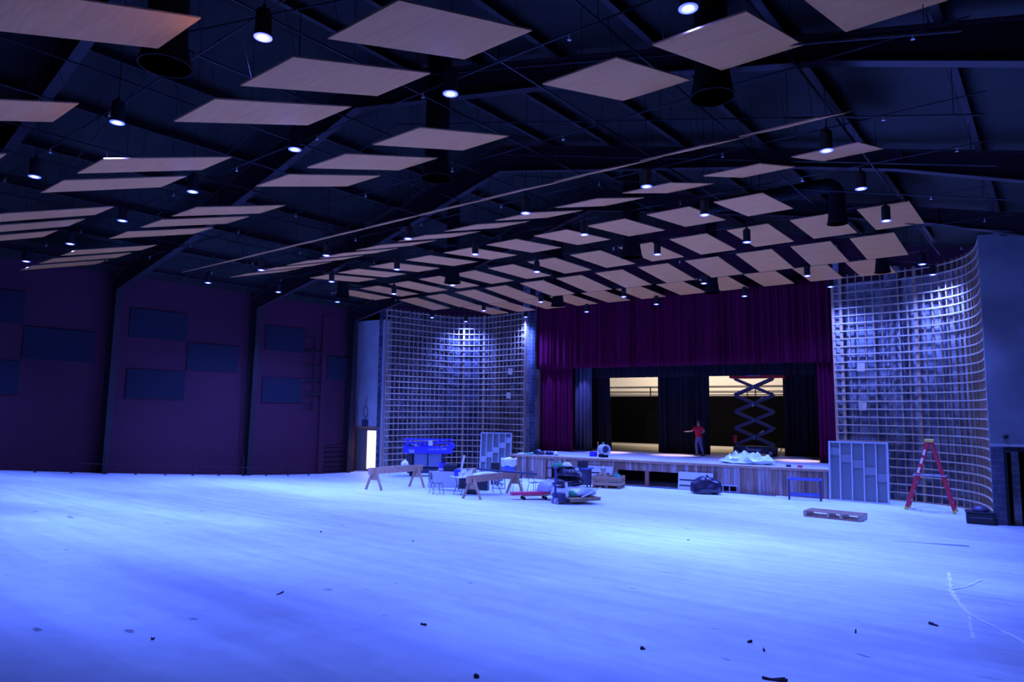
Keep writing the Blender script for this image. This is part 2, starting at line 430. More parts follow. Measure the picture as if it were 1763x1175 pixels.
# ------------------------------------------------------------ ceiling panels
pm = MB(); A, B_, T_ = 1.22, 2.44, .022
pm.box((0, 0, T_/2), (A, B_, T_))
proto = pm.build('ceiling_panel', M_PANEL)
proto.data.materials.append(M_PLYEDGE)
for p in proto.data.polygons:
    if abs(p.normal.z) < .5: p.material_index = 1
ROWS = [
 (2.85, 8.04, 17.6, [-9.03, -13.1, -16.85]),
 (5.70, 8.04, 17.6, [-5.81, -7.71, -9.59, -13.37, -15.25, -19.0, -20.9, -22.9]),
 (8.79, 8.39, 15.0, [-1.45, -3.23, -4.97, -8.71, -10.66, -12.5, -16.28, -18.04, -20.03, -23.68, -25.61, -27.52]),
 (11.85, 8.33, 21.9, [-3.25, -5.06, -6.95, -8.85, -10.75, -12.65, -14.55, -16.45, -18.35, -20.25, -22.15]),
 (14.71, 8.70, 14.8, [-3.25, -5.06, -7.0, -8.89, -10.82, -12.70, -14.63, -16.61, -18.5, -20.4, -22.3, -24.2]),
 (17.34, 8.72, 4.9, [-5.89, -7.74, -9.61, -11.5, -13.38, -15.27, -17.13, -19.08, -20.96, -22.78]),
 (20.73, 8.77, -.6, [-3.33, -5.06, -6.87, -8.71, -10.55, -12.45, -14.32, -16.21, -18.11, -20.02, -21.89, -23.8, -25.7]),
 (23.98, 8.69, -5.2, [-4.22, -6.0, -7.82, -9.67, -11.56, -13.45, -15.32, -17.21, -19.21, -21.03, -22.99, -24.86]),
 (27.52, 8.73, -2.7, [-5.15, -6.98, -8.84, -10.7, -12.59, -14.55, -16.39, -18.2, -20.11, -22.0, -23.85]),
]
rown = ['nearest row', 'second row', 'third row', 'thin edge-on fourth row', 'fifth row', 'sixth row', 'seventh row', 'eighth row', 'ninth row by the curtain']
first = True
hm = MB()
for sx in (-.5, .5):
    for sy in (-1.1, 1.1): hm.cyl((sx, sy, .02), (sx, sy, .62), .004, n=4)
ho = hm.build('hanger_wires', M_PIPE); hang_me = ho.data; bpy.data.objects.remove(ho)
for ri, (Y, Z, tl, X_) in enumerate(ROWS):
    for i, x in enumerate(X_):
        o = proto if first else proto.copy()
        if not first: COL.objects.link(o)
        hg = bpy.data.objects.new('hanger_wires', hang_me); COL.objects.link(hg); hg.parent = o
        o.location = (x, Y, Z); o.rotation_euler = (math.radians(tl), 0, 0)
        tag(o, 'plywood ceiling panel, %s from the right in the %s' % (ordn(i), rown[ri]), 'ceiling panel', 'plywood acoustic panels hung under the roof')
        first = False
# struts and pipes of the suspension grid
si = 0
for i, x in enumerate([-1.2 - 1.9*k for k in range(15)]):
    m = MB(); m.box((0, 12.5, 0), (.026, 32, .026))
    for y in (-2, 3, 8.2, 14.6, 20.8, 26.8): m.cyl((0, y, 0), (0, y, min(roofz(x)-.02, 12.7)-9.12), .006, n=5)
    o = m.build('ceiling_strut', M_PIPE); o.location = (x, 0, 9.12)
    tag(o, 'thin dark strut running toward the stage above panels, %s from the right' % ordn(i), 'strut', 'long struts of the panel suspension grid')
yy = []
for (Y, Z, tl, X_) in ROWS: yy += [Y-.75, Y+.75]
for i, y in enumerate(yy):
    z = 8.98
    sloped = i % 2 == 1
    m = MB(); xa, xb = (-27.8 if y < 26 else -24), (-.7 if y < 24.5 else -3.2)
    if sloped:
        y = round(y+.22, 2); z = 0
        pp = [(xa, 0, roofz(xa)-1.08), (RX, 0, roofz(RX)-1.08), (xb, 0, roofz(xb)-1.08)]
        m.tube(pp, .017, 6)
        for x in [xb-.4-2.6*k for k in range(10)]: m.cyl((x, 0, roofz(x)-1.08), (x, 0, roofz(x)-.02), .006, n=4)
    else:
        m.cyl((xa, 0, 0), (xb, 0, 0), .014, n=6)
        for x in [-3 - 3.8*k for k in range(7)]: m.cyl((x, 0, 0), (x, 0, .135), .008, n=5)
    o = thing('sprinkler_pipe', 'thin dark pipe crossing the hall above the panels, %s from the camera' % ordn(i), 'pipe', (0, y, z), 0, 'cross pipes above the panels')
    m.build('pipe', M_PIPE, o)
    if i % 2 == 0:
        for k in range(9):
            h = MB(); x = -2.3-3.1*k + (.9 if i % 4 else 0)
            h.cyl((x, 0, -.02), (x, 0, -.09), .012, .008, n=6); h.lathe([(.0, -.09), (.032, -.095), (.032, -.105), (0, -.11)], (x, 0, 0), 8)
            h.build('sprinkler_head', M_HEAD, o)

# ------------------------------------------------------------ pendant downlights
LR = [  # rows of lamps, nearest first: (x, y)
 [(-8.01, 4.65), (-12.52, 4.62), (-16.98, 4.72)],
 [(-3.28, 7.47), (-7.16, 7.35), (-11.12, 7.22), (-15.24, 7.30), (-19.18, 7.37), (-23.27, 7.52), (-27.38, 7.57)],
 [(-3.16, 13.32), (-6.81, 13.16), (-10.17, 13.20), (-14.46, 13.22), (-18.22, 13.15), (-22.08, 13.19), (-26.12, 13.33)],
 [(-3.15, 16.10), (-6.68, 15.99), (-10.13, 15.84), (-14.22, 15.86), (-18.03, 15.99), (-21.87, 16.07), (-25.74, 16.22, 8.3)],
 [(-3.21, 19.22), (-6.82, 19.34), (-9.60, 19.24), (-14.27, 19.20), (-18.53, 19.36), (-22.01, 19.39), (-25.87, 19.38, 8.3)],
 [(-3.29, 25.61), (-6.84, 25.45), (-10.40, 24.71), (-14.41, 25.66), (-18.17, 24.77), (-22.10, 25.36), (-26.10, 25.73)],
 [(-3.49, 29.73, 8.65), (-7.08, 29.66, 8.55), (-10.19, 28.45), (-14.23, 28.35), (-18.14, 28.58), (-22.57, 29.38, 8.47), (-26.77, 29.13, 8.5)],
]
lt = thing('pendant_downlight', '', 'ceiling lamp', (0, 0, 8.3), 0, 'pendant downlights')
m = MB(); m.lathe([(.082, .012), (.082, 0), (.105, 0), (.105, .34), (.09, .37), (.03, .41), (.02, .46), (0, .46)], n=20); m.build('housing', M_BLACKM, lt, smooth=False)
m = MB(); m.lathe([(0, -.014), (.05, -.010), (.074, .004)], n=20); m.build('lens', M_LENS, lt)
m = MB(); m.lathe([(.074, -.004), (.118, -.002), (.118, -.010), (.095, -.018), (.076, -.012), (.074, -.004)], n=24); m.build('halo_ring', M_HALO, lt)  # added glowing ring, stands in for the blue halo
sp = bpy.data.lights.new('beam', 'SPOT'); sp.energy = LAMP_W; sp.color = LAMP_COL; sp.spot_size = math.radians(88); sp.spot_blend = 1.0; sp.shadow_soft_size = .07
so = bpy.data.objects.new('beam', sp); COL.objects.link(so); so.parent = lt; so.location = (0, 0, -.03)
sl = bpy.data.lights.new('spill', 'POINT'); sl.energy = SPILL_W; sl.color = (.09, .12, 1.0); sl.shadow_soft_size = .05
so = bpy.data.objects.new('spill', sl); COL.objects.link(so); so.parent = lt; so.location = (0, 0, -.09)
lamp_lab = ['nearest lamp row', 'second lamp row', 'third lamp row', 'fourth lamp row', 'fifth lamp row', 'sixth lamp row', 'lamp row nearest the stage']
firstl = True
for ri, row in enumerate(LR):
    for i, (x, y, *zz) in enumerate(row):
        lz = zz[0] if zz else 8.3
        o = lt if firstl else copy_tree(lt)
        firstl = False
        o.location = (x, y, lz)
        if zz:
            for ch in o.children:
                if ch.name.startswith('beam'):
                    ch.data = ch.data.copy(); ch.data.spot_size = math.radians(140)
        o['label'] = 'black cylinder lamp glowing blue, %s from the right in the %s' % (ordn(i), lamp_lab[ri])
        m = MB(); m.cyl((0, 0, .45), (0, 0, roofz(x)-lz+.02), .007, n=5); m.build('stem', M_BLACKM, o)

# ------------------------------------------------------------ ducts
def duct(x, y, z0, r, label, elbow=None, h=1.0):
    if not elbow: h = roofz(x)-z0-.1
    t = thing('duct_drop', label, 'air duct', (x, y, z0), 0, 'black round air duct drops')
    m = MB(); m.lathe([(r*1.02, 0), (r*1.0, .02), (r*.80, .45), (r*.78, h)], n=24)
    m.f.pop(-2) if False else None
    m.build('duct_body', M_DUCT, t, smooth=False)
    m = MB(); m.lathe([(r*.99, -.012), (r*1.06, -.012), (r*1.06, .02), (r*.99, .02), (r*.99, -.012)], n=28); m.build('rim', M_DUCT, t)
    if elbow:
        dx, dy, L = elbow; pts = []
        rr = r*.78
        for k in range(7):
            a = PI/2*k/6; q = rr*1.6
            pts.append(Vector((dx*(q-q*math.cos(a)), dy*(q-q*math.cos(a)), h+q*math.sin(a))))
        pts.append(pts[-1]+Vector((dx*L, dy*L, 0)))
        m = MB()
        for a_, b_ in zip(pts[:-1], pts[1:]): m.cyl(a_, b_, rr, n=20, cap=False)
        m.build('duct_elbow', M_DUCT, t, smooth=True)
    return t
duct(-10.23, 4.38, 8.5, .36, 'black round duct opening behind the corner of nearest left panel', None, 1.4)
duct(-4.15, 10.33, 8.5, .34, 'black round duct opening below the panels near the right wall', None, 1.4)
duct(-10.53, 10.42, 8.5, .33, 'black round duct opening under dark ceiling left of the edge-on panels', None, 1.4)
duct(-10.38, 19.0, 8.27, .33, 'flared black duct between panels, upper middle of the far ceiling', None)
duct(-18.2, 19.0, 8.3, .31, 'flared black duct with a lamp at its left rim', None)
duct(-17.92, 25.75, 8.22, .30, 'small flared black duct just above left end of the valance', None)
duct(-25.0, 19.0, 8.41, .29, 'flared black duct nearest the left wall', None)
duct(-4.3, 19.0, 8.36, .25, 'black duct dropping from the big curved elbow near right wall', (-1, 0, 3.6), .75)
duct(-10.51, 25.76, 8.1, .28, 'small flared black duct above middle of the valance', None)
duct(-4.48, 25.75, 8.2, .24, 'black duct over the right end of the valance', None)

# ------------------------------------------------------------ left wall
def on_wall(name, y0, y1, z0, z1, m_, dep, label, cat, group):
    b = MB(); b.box((XW+dep/2+.002, (y0+y1)/2, (z0+z1)/2), (dep, y1-y0, z1-z0))
    return tag(b.build(name, m_, bevel=.008), label, cat, group)
G = 'navy fabric acoustic panels on the left wall'
for (y0, z0), lb in (((12.1, 6.27), 'navy fabric wall panel, upper one right of the nearest tall column'), ((14.57, 5.02), 'navy fabric wall panel, middle one stepping down toward the stage'),
                     ((12.12, 3.72), 'navy fabric wall panel, brightest and lowest in the middle bay'), ((18.35, 6.2), 'navy fabric wall panel, upper one right of the second column'),
                     ((18.3, 3.65), 'navy fabric wall panel, lower one right of the second column'), ((22.0, 4.9), 'small looking navy wall panel nearest the stage corner'),
                     ((8.42, 5.12), 'navy fabric wall panel just left of the nearest tall column'), ((5.95, 6.4), 'navy fabric wall panel cut by left edge, upper of two'), ((5.95, 3.8), 'navy fabric wall panel cut by left edge, lower of two')):
    on_wall('acoustic_panel', y0, y0+(1.9 if y0 == 22.0 else 2.42 if y0 != 18.3 and y0 != 18.35 else 2.2), z0, z0+1.22, M_NAVY, .06, lb, 'wall panel', G)
b = MB(); b.box((XW+.07, 21.75, 4.1), (.14, .3, 8.2)); struct(b.build('trim_1', M_WALL))
# louvred vent
t = thing('wall_vent', 'dark louvred vent grille low on the maroon wall', 'vent', (XW, 22.65, 0), 0)
b = MB(); b.box((.03, 0, .72), (.04, 1.45, 1.36)); b.build('vent_back', M_SLOT, t)
b = MB()
for z in (.04, 1.4): b.box((.06, 0, z), (.08, 1.5, .07))
for y in (-.73, .73): b.box((.06, y, .72), (.08, .06, 1.4))
b.build('vent_frame', M_WALL, t)
for k in range(5):
    b = MB(); b.box((.07, 0, .2+k*.26), (.03, 1.4, .17), (0, .35, 0)); b.build('louver', M_WALL, t)
# pipe rack with branch arms
t = thing('pipe_rack', 'dark metal pipe tree with short side arms on maroon wall', 'pipe rack', (XW, 21.0, 0), 0)
b = MB(); b.cyl((.12, .15, 3.3), (.12, .15, 7.0), .035, n=8); b.cyl((0, .15, 3.4), (.12, .15, 3.4), .03, n=6); b.cyl((0, .15, 6.6), (.12, .15, 6.6), .03, n=6); b.build('riser', M_BLACKM, t)
for k, z in enumerate((6.95, 6.3, 5.55, 4.85, 4.15, 3.5)):
    b = MB(); b.tube([(.14, -.5, z-.08), (.14, -.45, z), (.14, .6 if 0 < k < 5 else .15, z)], .03, 6)
    if 0 < k < 5:
        for y in (-.35, -.1, .45): b.lathe([(0, -.09), (.05, -.08), (.05, 0), (0, .0)], (.16, y, z), 8)
    b.build('arm', M_BLACKM, t)
# low guard rail in front of the wall
t = thing('guard_rail', 'low dark rail with thin posts along foot of left wall', 'railing', (XW+.78, 0, 0), 0)
b = MB(); pr = None
for k in range(11):
    y = 8.9+1.17*k; p = Vector((0, y, fz(y)+.38))
    if pr: b.cyl(pr, p, .018, n=6)
    pr = p
b.build('rail', M_WALL, t)
for k in range(11):
    y = 8.9+1.17*k; b = MB(); b.box((0, y, fz(y)+.44), (.035, .035, .9)); b.box((.03, y, fz(y)+.01), (.12, .1, .02)); b.build('post', M_WALL, t)

# ------------------------------------------------------------ stage end walls
def sbox(m, x0, x1, y0, y1, z0, z1): m.box(((x0+x1)/2, (y0+y1)/2, (z0+z1)/2), (abs(x1-x0), abs(y1-y0), abs(z1-z0))); return m
def sobj(o): o.location = (S0.x, S0.y, 0); o.rotation_euler = (0, 0, TH); return o
# left pier: plaster wall with doorway
b = MB(); sbox(b, -9.9, -7.06, -1.95, -1.7, 2.35, 8.3); sbox(b, -9.9, -9.45, -1.95, -1.7, 0, 2.35); sbox(b, -7.62, -7.1, -1.95, -1.7, 0, 2.35)
o = struct(sobj(b.build('wall_stage_left', M_PLASTER)))
b = MB(); sbox(b, -9.5, -7.5, -2.0, -1.94, 2.3, 2.42); sbox(b, -7.66, -7.56, -2.0, -1.9, 0, 2.35); sbox(b, -9.5, -9.4, -2.0, -1.9, 0, 2.35); struct(sobj(b.build('trim_2', M_PLYEDGE)))
M_DOORL = mat('brown_door', (.24, .20, .18), .6)
dt = sthing('door_1', 'brown door', 'door', -9.4, -1.86); del dt['label']; del dt['category']; dt['kind'] = 'structure'
b = MB(); b.box((.46, 0, 1.15), (.9, .05, 2.28)); b.build('door_leaf', M_DOORL, dt)
b = MB(); b.box((.8, -.05, 1.05), (.12, .04, .03)); b.build('door_handle', M_GREY, dt)
b = MB(); sbox(b, -8.46, -7.68, -1.9, -1.84, .12, 2.2); o = struct(sobj(b.build('doorway_glow', M_GLOW)))  # emissive panel standing in for the lit space beyond the doorway
b = MB(); sbox(b, -8.5, -8.46, -1.95, -1.83, 0, 2.3); sbox(b, -8.46, -7.68, -1.93, -1.83, 0, .12); sbox(b, -8.46, -7.68, -1.93, -1.83, 2.2, 2.3); struct(sobj(b.build('trim_3', M_DOORL)))
spot('doorway_light', S2W(-8.05, -2.1, 1.3), 30, (1, .8, .55), 2.6, 1, S2W(-7.6, -6, .3), .3)
t = sthing('bell_box', 'small dark wall box with a looped cable above it', 'electrical box', -8.55, -1.95, 2.62)
b = MB(); b.box((0, -.07, 0), (.36, .14, .36)); b.build('box', M_NAVYP, t, bevel=.01)
b = MB(); b.tube([(0, -.05, .18), (0, -.05, .3)], .012, 5)
pts = [(.16*math.sin(2*PI*k/16), -.05, .62-.32*math.cos(2*PI*k/16)) for k in range(17)]
b.tube(pts, .016, 5); b.tube([(0, -.05, .94), (.05, -.05, 1.2), (.06, -.05, 1.45)], .012, 5); b.build('cable_loop', M_BLACKM, t)

# right of the right tower: plaster wall over tiled jamb, door opening to the dark
YD = -3.75
b = MB(); sbox(b, 19.62, 23.9, YD, YD+.3, 2.46, 9.2); sbox(b, 21.9, 23.9, YD, YD+.3, 0, 2.46); o = struct(sobj(b.build('wall_stage_right', mat('shaded_plaster', (.24, .24, .26), .85, noise=((.9, .9, .9), (.17, .17, .19), 6), bump=.2))))  # same plaster, its colour darkened so this wall reads dimmer
b = MB(); sbox(b, 19.62, 19.96, YD, YD+.3, 0, 2.46); o = b.build('wall_jamb', M_TILE); uvbox(o); struct(sobj(o))
b = MB(); sbox(b, 19.95, 20.03, YD-.03, YD+.34, 0, 2.32); sbox(b, 19.95, 21.95, YD-.03, YD+.34, 2.28, 2.40); sbox(b, 21.83, 21.95, YD-.03, YD+.34, 0, 2.4); struct(sobj(b.build('trim_4', M_BLACKM)))
b = MB(); sbox(b, 19.6, 23.9, YD-.05, YD, 2.42, 2.5); struct(sobj(b.build('trim_5', M_PLASTER)))
dt = sthing('door_2', '', 'door', 20.04, YD+.3); del dt['label']; del dt['category']; dt['kind'] = 'structure'
b = MB(); b.box((.89, 0, 1.13), (1.76, .05, 2.24)); b.build('door_leaf', M_DARKWALL, dt)
b = MB(); b.cyl((.2, -.02, 1.1), (.2, -.09, 1.1), .035, n=10); b.build('door_knob', M_GREY, dt)
b = MB(); b.cyl((.95, -.08, 1.75), (1.5, -.08, 1.75), .012, n=6); b.build('push_bar', M_GREY, dt)
t = sthing('wall_device', 'small round dark fitting on the plaster above the right door', 'fitting', 20.02, YD-.001, 2.72)
b = MB(); b.lathe([(.07, 0), (.06, -.05), (.03, -.09), (0, -.09)], n=12, axis='y'); b.build('dome', M_BLACKM, t)

# towers: curved framing of straps on studs, masonry behind
def catmull(P, n=7):
    out = []
    Q = [P[0]]+P+[P[-1]]
    for i in range(1, len(Q)-2):
        for k in range(n):
            t = k/n; p0, p1, p2, p3 = Q[i-1], Q[i], Q[i+1], Q[i+2]
            out.append(tuple(.5*((2*p1[j])+(-p0[j]+p2[j])*t+(2*p0[j]-5*p1[j]+4*p2[j]-p3[j])*t*t+(-p0[j]+3*p1[j]-3*p2[j]+p3[j])*t**3) for j in (0, 1)))
    out.append(P[-1]); return out
LT = catmull([(-7.0, -2.2), (-6.55, -.55), (-6.2, .67), (-5.8, 1.85), (-5.15, 2.55), (-3.94, 2.98), (-2.81, 2.75), (-1.76, 2.5), (-.88, 2.22)])
RT = catmull([(14.7, 1.5), (15.38, 1.36), (16.35, 1.2), (17.3, 1.02), (18.16, .68), (18.58, .38), (18.94, .0), (19.24, -.5), (19.46, -1.1), (19.6, -1.95), (19.64, -2.8), (19.64, -3.6)])
def arclen(P):
    s = [0]
    for a, b_ in zip(P[:-1], P[1:]): s.append(s[-1]+math.hypot(b_[0]-a[0], b_[1]-a[1]))
    return s
def at_s(P, s, v):
    for i in range(len(s)-1):
        if v <= s[i+1]:
            t = (v-s[i])/(s[i+1]-s[i]+1e-9); a, b_ = P[i], P[i+1]
            tx, ty = b_[0]-a[0], b_[1]-a[1]; l = math.hypot(tx, ty)
            return (a[0]+tx*t, a[1]+ty*t), (tx/l, ty/l)
    a, b_ = P[-2], P[-1]; l = math.hypot(b_[0]-a[0], b_[1]-a[1]); return P[-1], ((b_[0]-a[0])/l, (b_[1]-a[1])/l)
def ribbon(P, d0, d1, z0, z1, closed_caps=True):
    """solid strip following plan curve P between normal offsets d0,d1 (positive = behind, away from the hall)"""
    m = MB(); n_ = len(P)
    for i in range(n_):
        a = P[max(0, i-1)]; b_ = P[min(n_-1, i+1)]; l = math.hypot(b_[0]-a[0], b_[1]-a[1]) + 1e-9
        nx, ny = -(b_[1]-a[1])/l, (b_[0]-a[0])/l
        for d in (d0, d1):
            for z in (z0, z1): m.v.append(Vector((P[i][0]+nx*d, P[i][1]+ny*d, z)))
    for i in range(n_-1):
        k = 4*i; q = k+4
        m.f += [[k, k+1, q+1, q], [k+2, q+2, q+3, k+3], [k, q, q+2, k+2], [k+1, k+3, q+3, q+1]]
    m.f += [[0, 2, 3, 1], [4*(n_-1), 4*(n_-1)+1, 4*(n_-1)+3, 4*(n_-1)+2]]
    return m
def ribbon_uv(o, P):
    s = arclen(P); me = o.data; uv = me.uv_layers.new(name='UVMap')
    for p in me.polygons:
        for li in p.loop_indices:
            vi = me.loops[li].vertex_index; uv.data[li].uv = (s[min(len(P)-1, vi//4)], me.vertices[vi].co.z)
def tower(P, label, name_s, thick, ztop):
    t = thing('curved_wall_framing', label, 'wooden framing', (S0.x, S0.y, 0), TH, 'curved wooden wall framing')
    s = arclen(P); L = s[-1]
    nk = 27 if name_s == 'l' else 28
    for k in range(nk):
        z = .33+.325*k
        ribbon(P, -.035, .0, z-.026, z+.026).build('strap', M_STRAP, t)
    # verticals
    ns = int(L/.30); zt = .33+.325*(nk-.6)
    for k in range(ns+1):
        p, tg = at_s(P, s, L*k/ns)
        nx, ny = -tg[1], tg[0]
        wd = .12 if k in thick else .04
        m = MB(); R = Matrix(((tg[0], nx, 0), (tg[1], ny, 0), (0, 0, 1)))
        m.box((p[0]+nx*.047, p[1]+ny*.047, zt/2+.02), (wd, .092, zt-.04), R)
        m.build('stud', M_STUD, t)
    ribbon(P, -.01, .10, 0, .04).build('bottom_plate', M_STUD, t)
    return t
tower(LT, 'curved wooden lattice framing left of the stage curtain', 'l', (17, 21), 8.9)
tower(RT, 'curved wooden lattice framing right of the stage curtain', 'r', (0, 1, 10), 9.0)
tw = None
# plywood patches nailed on the studs
for x, y, z, lb, a in ((-1.95, 2.50, 5.55, 'small plywood patch on left lattice, upper of two', -.2), (-2.05, 2.52, 4.2, 'small plywood patch on left lattice, lower of two', -.2),
                    (15.7, 1.30, 5.3, 'small plywood patch on right lattice, upper of two', -.15), (15.7, 1.30, 3.7, 'small plywood patch on right lattice, lower of two', -.15)):
    t = MB(); t.box((0, 0, 0), (.30, .02, .34)); o = t.build('plywood_patch', M_STRAP); o.location = S2W(x, y-.055, z); o.rotation_euler = (0, 0, TH+a)
    tag(o, lb, 'plywood patch', 'plywood patches on the lattice')
# masonry behind each tower
struct(sobj(ribbon(LT, .50, .78, 8.85, 11.0).build('wall_upper_left', M_WALL)))
struct(sobj(ribbon(RT, .45, .73, 8.95, 11.0).build('wall_upper_right', M_WALL)))
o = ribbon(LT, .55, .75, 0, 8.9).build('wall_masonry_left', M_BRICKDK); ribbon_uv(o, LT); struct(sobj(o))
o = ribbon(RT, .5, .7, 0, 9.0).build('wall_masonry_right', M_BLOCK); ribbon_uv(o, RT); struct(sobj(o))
# curved masonry pilasters standing behind the lattice
def pil(x, y, r, h, mm, nm):
    b = MB(); n_ = 20
    b.cyl((0, 0, 0), (0, 0, h), r, n=n_); o = b.build(nm, mm)
    me = o.data; uv = me.uv_layers.new(name='UVMap')
    for p in me.polygons:
        for li in p.loop_indices:
            v = me.vertices[me.loops[li].vertex_index].co; uv.data[li].uv = (math.atan2(v.x, -v.y)*r, v.z)
    o.location = S2W(x, y, 0); struct(o)
pil(-3.55, 3.42, .30, 9.4, M_BLOCK, 'wall_pilaster_left')
pil(16.95, 1.62, .33, 9.4, M_BLOCK, 'wall_pilaster_right')
# returns between lattice and curtain
b = MB(); sbox(b, -1.05, -.86, 2.3, 4.3, 0, 10.6); o = b.build('wall_return_left', M_BLOCK); uvbox(o); struct(sobj(o))
b = MB(); sbox(b, 14.74, 14.95, 1.62, 4.3, 0, 10.6); o = b.build('wall_return_right', M_BLOCK); uvbox(o); struct(sobj(o))
b = MB(); sbox(b, -.87, -.82, 2.14, 2.3, 0, 9.05); sbox(b, -.86, -.80, 3.72, 3.86, 0, 9.05); struct(sobj(b.build('trim_6', M_STUD)))
# proscenium wall above the curtain
b = MB(); sbox(b, -1.0, 14.9, 4.3, 4.5, 8.9, 13.2); struct(sobj(b.build('wall_proscenium', M_WALL)))
b = MB(); sbox(b, -10.6, -.9, 3.9, 4.1, 9.0, 13.0); sbox(b, -10.6, -7.6, 3.6, 3.9, 0, 9.2); struct(sobj(b.build('wall_gable_left', M_WALL)))
b = MB(); sbox(b, 14.9, 24.2, 2.5, 2.7, 8.6, 13.0); sbox(b, 20.4, 24.2, 2.45, 2.65, 0, 9); struct(sobj(b.build('wall_gable_right', M_WALL)))
# stage house shell
b = MB(); sbox(b, -3.4, -3.2, 4.3, 16.4, 0, 9); sbox(b, -3.4, -1.0, 4.1, 4.3, 0, 9); struct(sobj(b.build('wall_house_left', M_DARKWALL)))
b = MB(); sbox(b, 16.4, 16.6, 4.3, 16.4, 0, 9); sbox(b, 14.9, 16.6, 4.1, 4.3, 0, 9); struct(sobj(b.build('wall_house_right', M_DARKWALL)))
b = MB(); sbox(b, -3.4, 16.6, 4.5, 16.4, 8.8, 9.0); struct(sobj(b.build('ceiling_house', M_DARKWALL)))
b = MB(); sbox(b, -3.4, 16.6, 16.2, 16.4, 0, 4.45); struct(sobj(b.build('wall_backstage_lower', M_DARKWALL)))
b = MB(); sbox(b, -3.4, 16.6, 16.2, 16.4, 4.45, 9.0); struct(sobj(b.build('wall_backstage_upper', M_CREAM)))
dt = sthing('door_3', '', 'door', 1.5, 16.18, SZ); del dt['label']; del dt['category']; dt['kind'] = 'structure'
b = MB(); b.box((0, 0, 1.05), (1.0, .05, 2.1)); b.box((0, .0, 2.14), (1.14, .06, .08)); b.box((-.53, 0, 1.07), (.07, .06, 2.14)); b.box((.53, 0, 1.07), (.07, .06, 2.14)); b.build('door_leaf', mat('charcoal_door', (.0035, .0035, .006), .9, spec=.0), dt)
b = MB(); b.cyl((.38, -.02, 1.0), (.38, -.1, 1.0), .035, n=8); b.build('door_knob', M_CHROME, dt)
G = 'rigging pipes in front of the cream wall'
for i, (x0, x1, z) in enumerate(((-3, 16.2, 5.12), (-3, 16.2, 4.78), (-3, 16.2, 4.56))):
    b = MB(); b.cyl((x0, 0, 0), (x1, 0, 0), .03, n=8)
    for x in (-2.9, 3, 9, 16.1): b.box((x, .08, 0), (.04, .2, .04))
    o = b.build('rigging_pipe', M_BLACKM); o.location = S2W(0, 16.03, z); o.rotation_euler = (0, 0, TH)
    tag(o, 'dark horizontal pipe across the cream backstage wall, %s from the top' % ordn(i), 'pipe', G)
for i, x in enumerate((1.3, 7.9, 8.4)):
    b = MB(); b.cyl((0, 0, 4.45), (0, 0, 5.1), .03, n=8); b.box((0, .06, 4.8), (.03, .12, .03)); o = b.build('vertical_pipe', M_BLACKM); o.location = S2W(x, 15.97, 0)
    tag(o, ('dark upright pipe at right end of left cream opening', 'dark upright pipe behind the scissor stack, left of two', 'dark upright pipe behind the scissor stack, right of two')[i], 'pipe', G)
t = sthing('bare_bulb', 'small bare glowing bulb before the left cream wall', 'light bulb', -1.6, 15.4, 5.25)
b = MB(); b.lathe([(0, -.09), (.05, -.06), (.065, 0), (.04, .06), (.03, .1)], n=12); b.build('bulb', M_TINYLAMP, t)
b = MB(); b.cyl((0, 0, .08), (0, 0, .16), .035, n=8); b.cyl((0, 0, .15), (0, 0, 3.55), .008, n=5); b.build('cord', M_BLACKM, t)
# stage deck and apron front
b = MB(); sbox(b, -.35, 14.74, .02, 4.3, SZ-.05, SZ); sbox(b, -3.4, 16.6, 4.1, 16.3, SZ-.05, SZ)
sobj(struct(b.build('floor_stage', M_DECK)))
b = MB(); sbox(b, -.4, 14.74, -.06, .04, SZ-.09, SZ+.004); struct(sobj(b.build('trim_stage_nosing', M_LUMBER)))
def cut_front(holes, x0, x1, z0, z1):
    m = MB(); xs_ = sorted({x0, x1} | {h[0] for h in holes} | {h[1] for h in holes}); zs_ = sorted({z0, z1} | {h[2] for h in holes} | {h[3] for h in holes})
    for a, c in zip(xs_[:-1], xs_[1:]):
        for d, e in zip(zs_[:-1], zs_[1:]):
            mx_, mz_ = (a+c)/2, (d+e)/2
            if any(h[0] < mx_ < h[1] and h[2] < mz_ < h[3] for h in holes): continue
            sbox(m, a, c, -.02, .06, d, e)
    return m
m = cut_front([(2.0, 2.94, 0.08, .67), (5.48, 6.82, 0, .69), (7.0, 8.36, 0, .69), (10.05, 10.88, 0, .29)], -.35, 14.74, 0, SZ-.07)
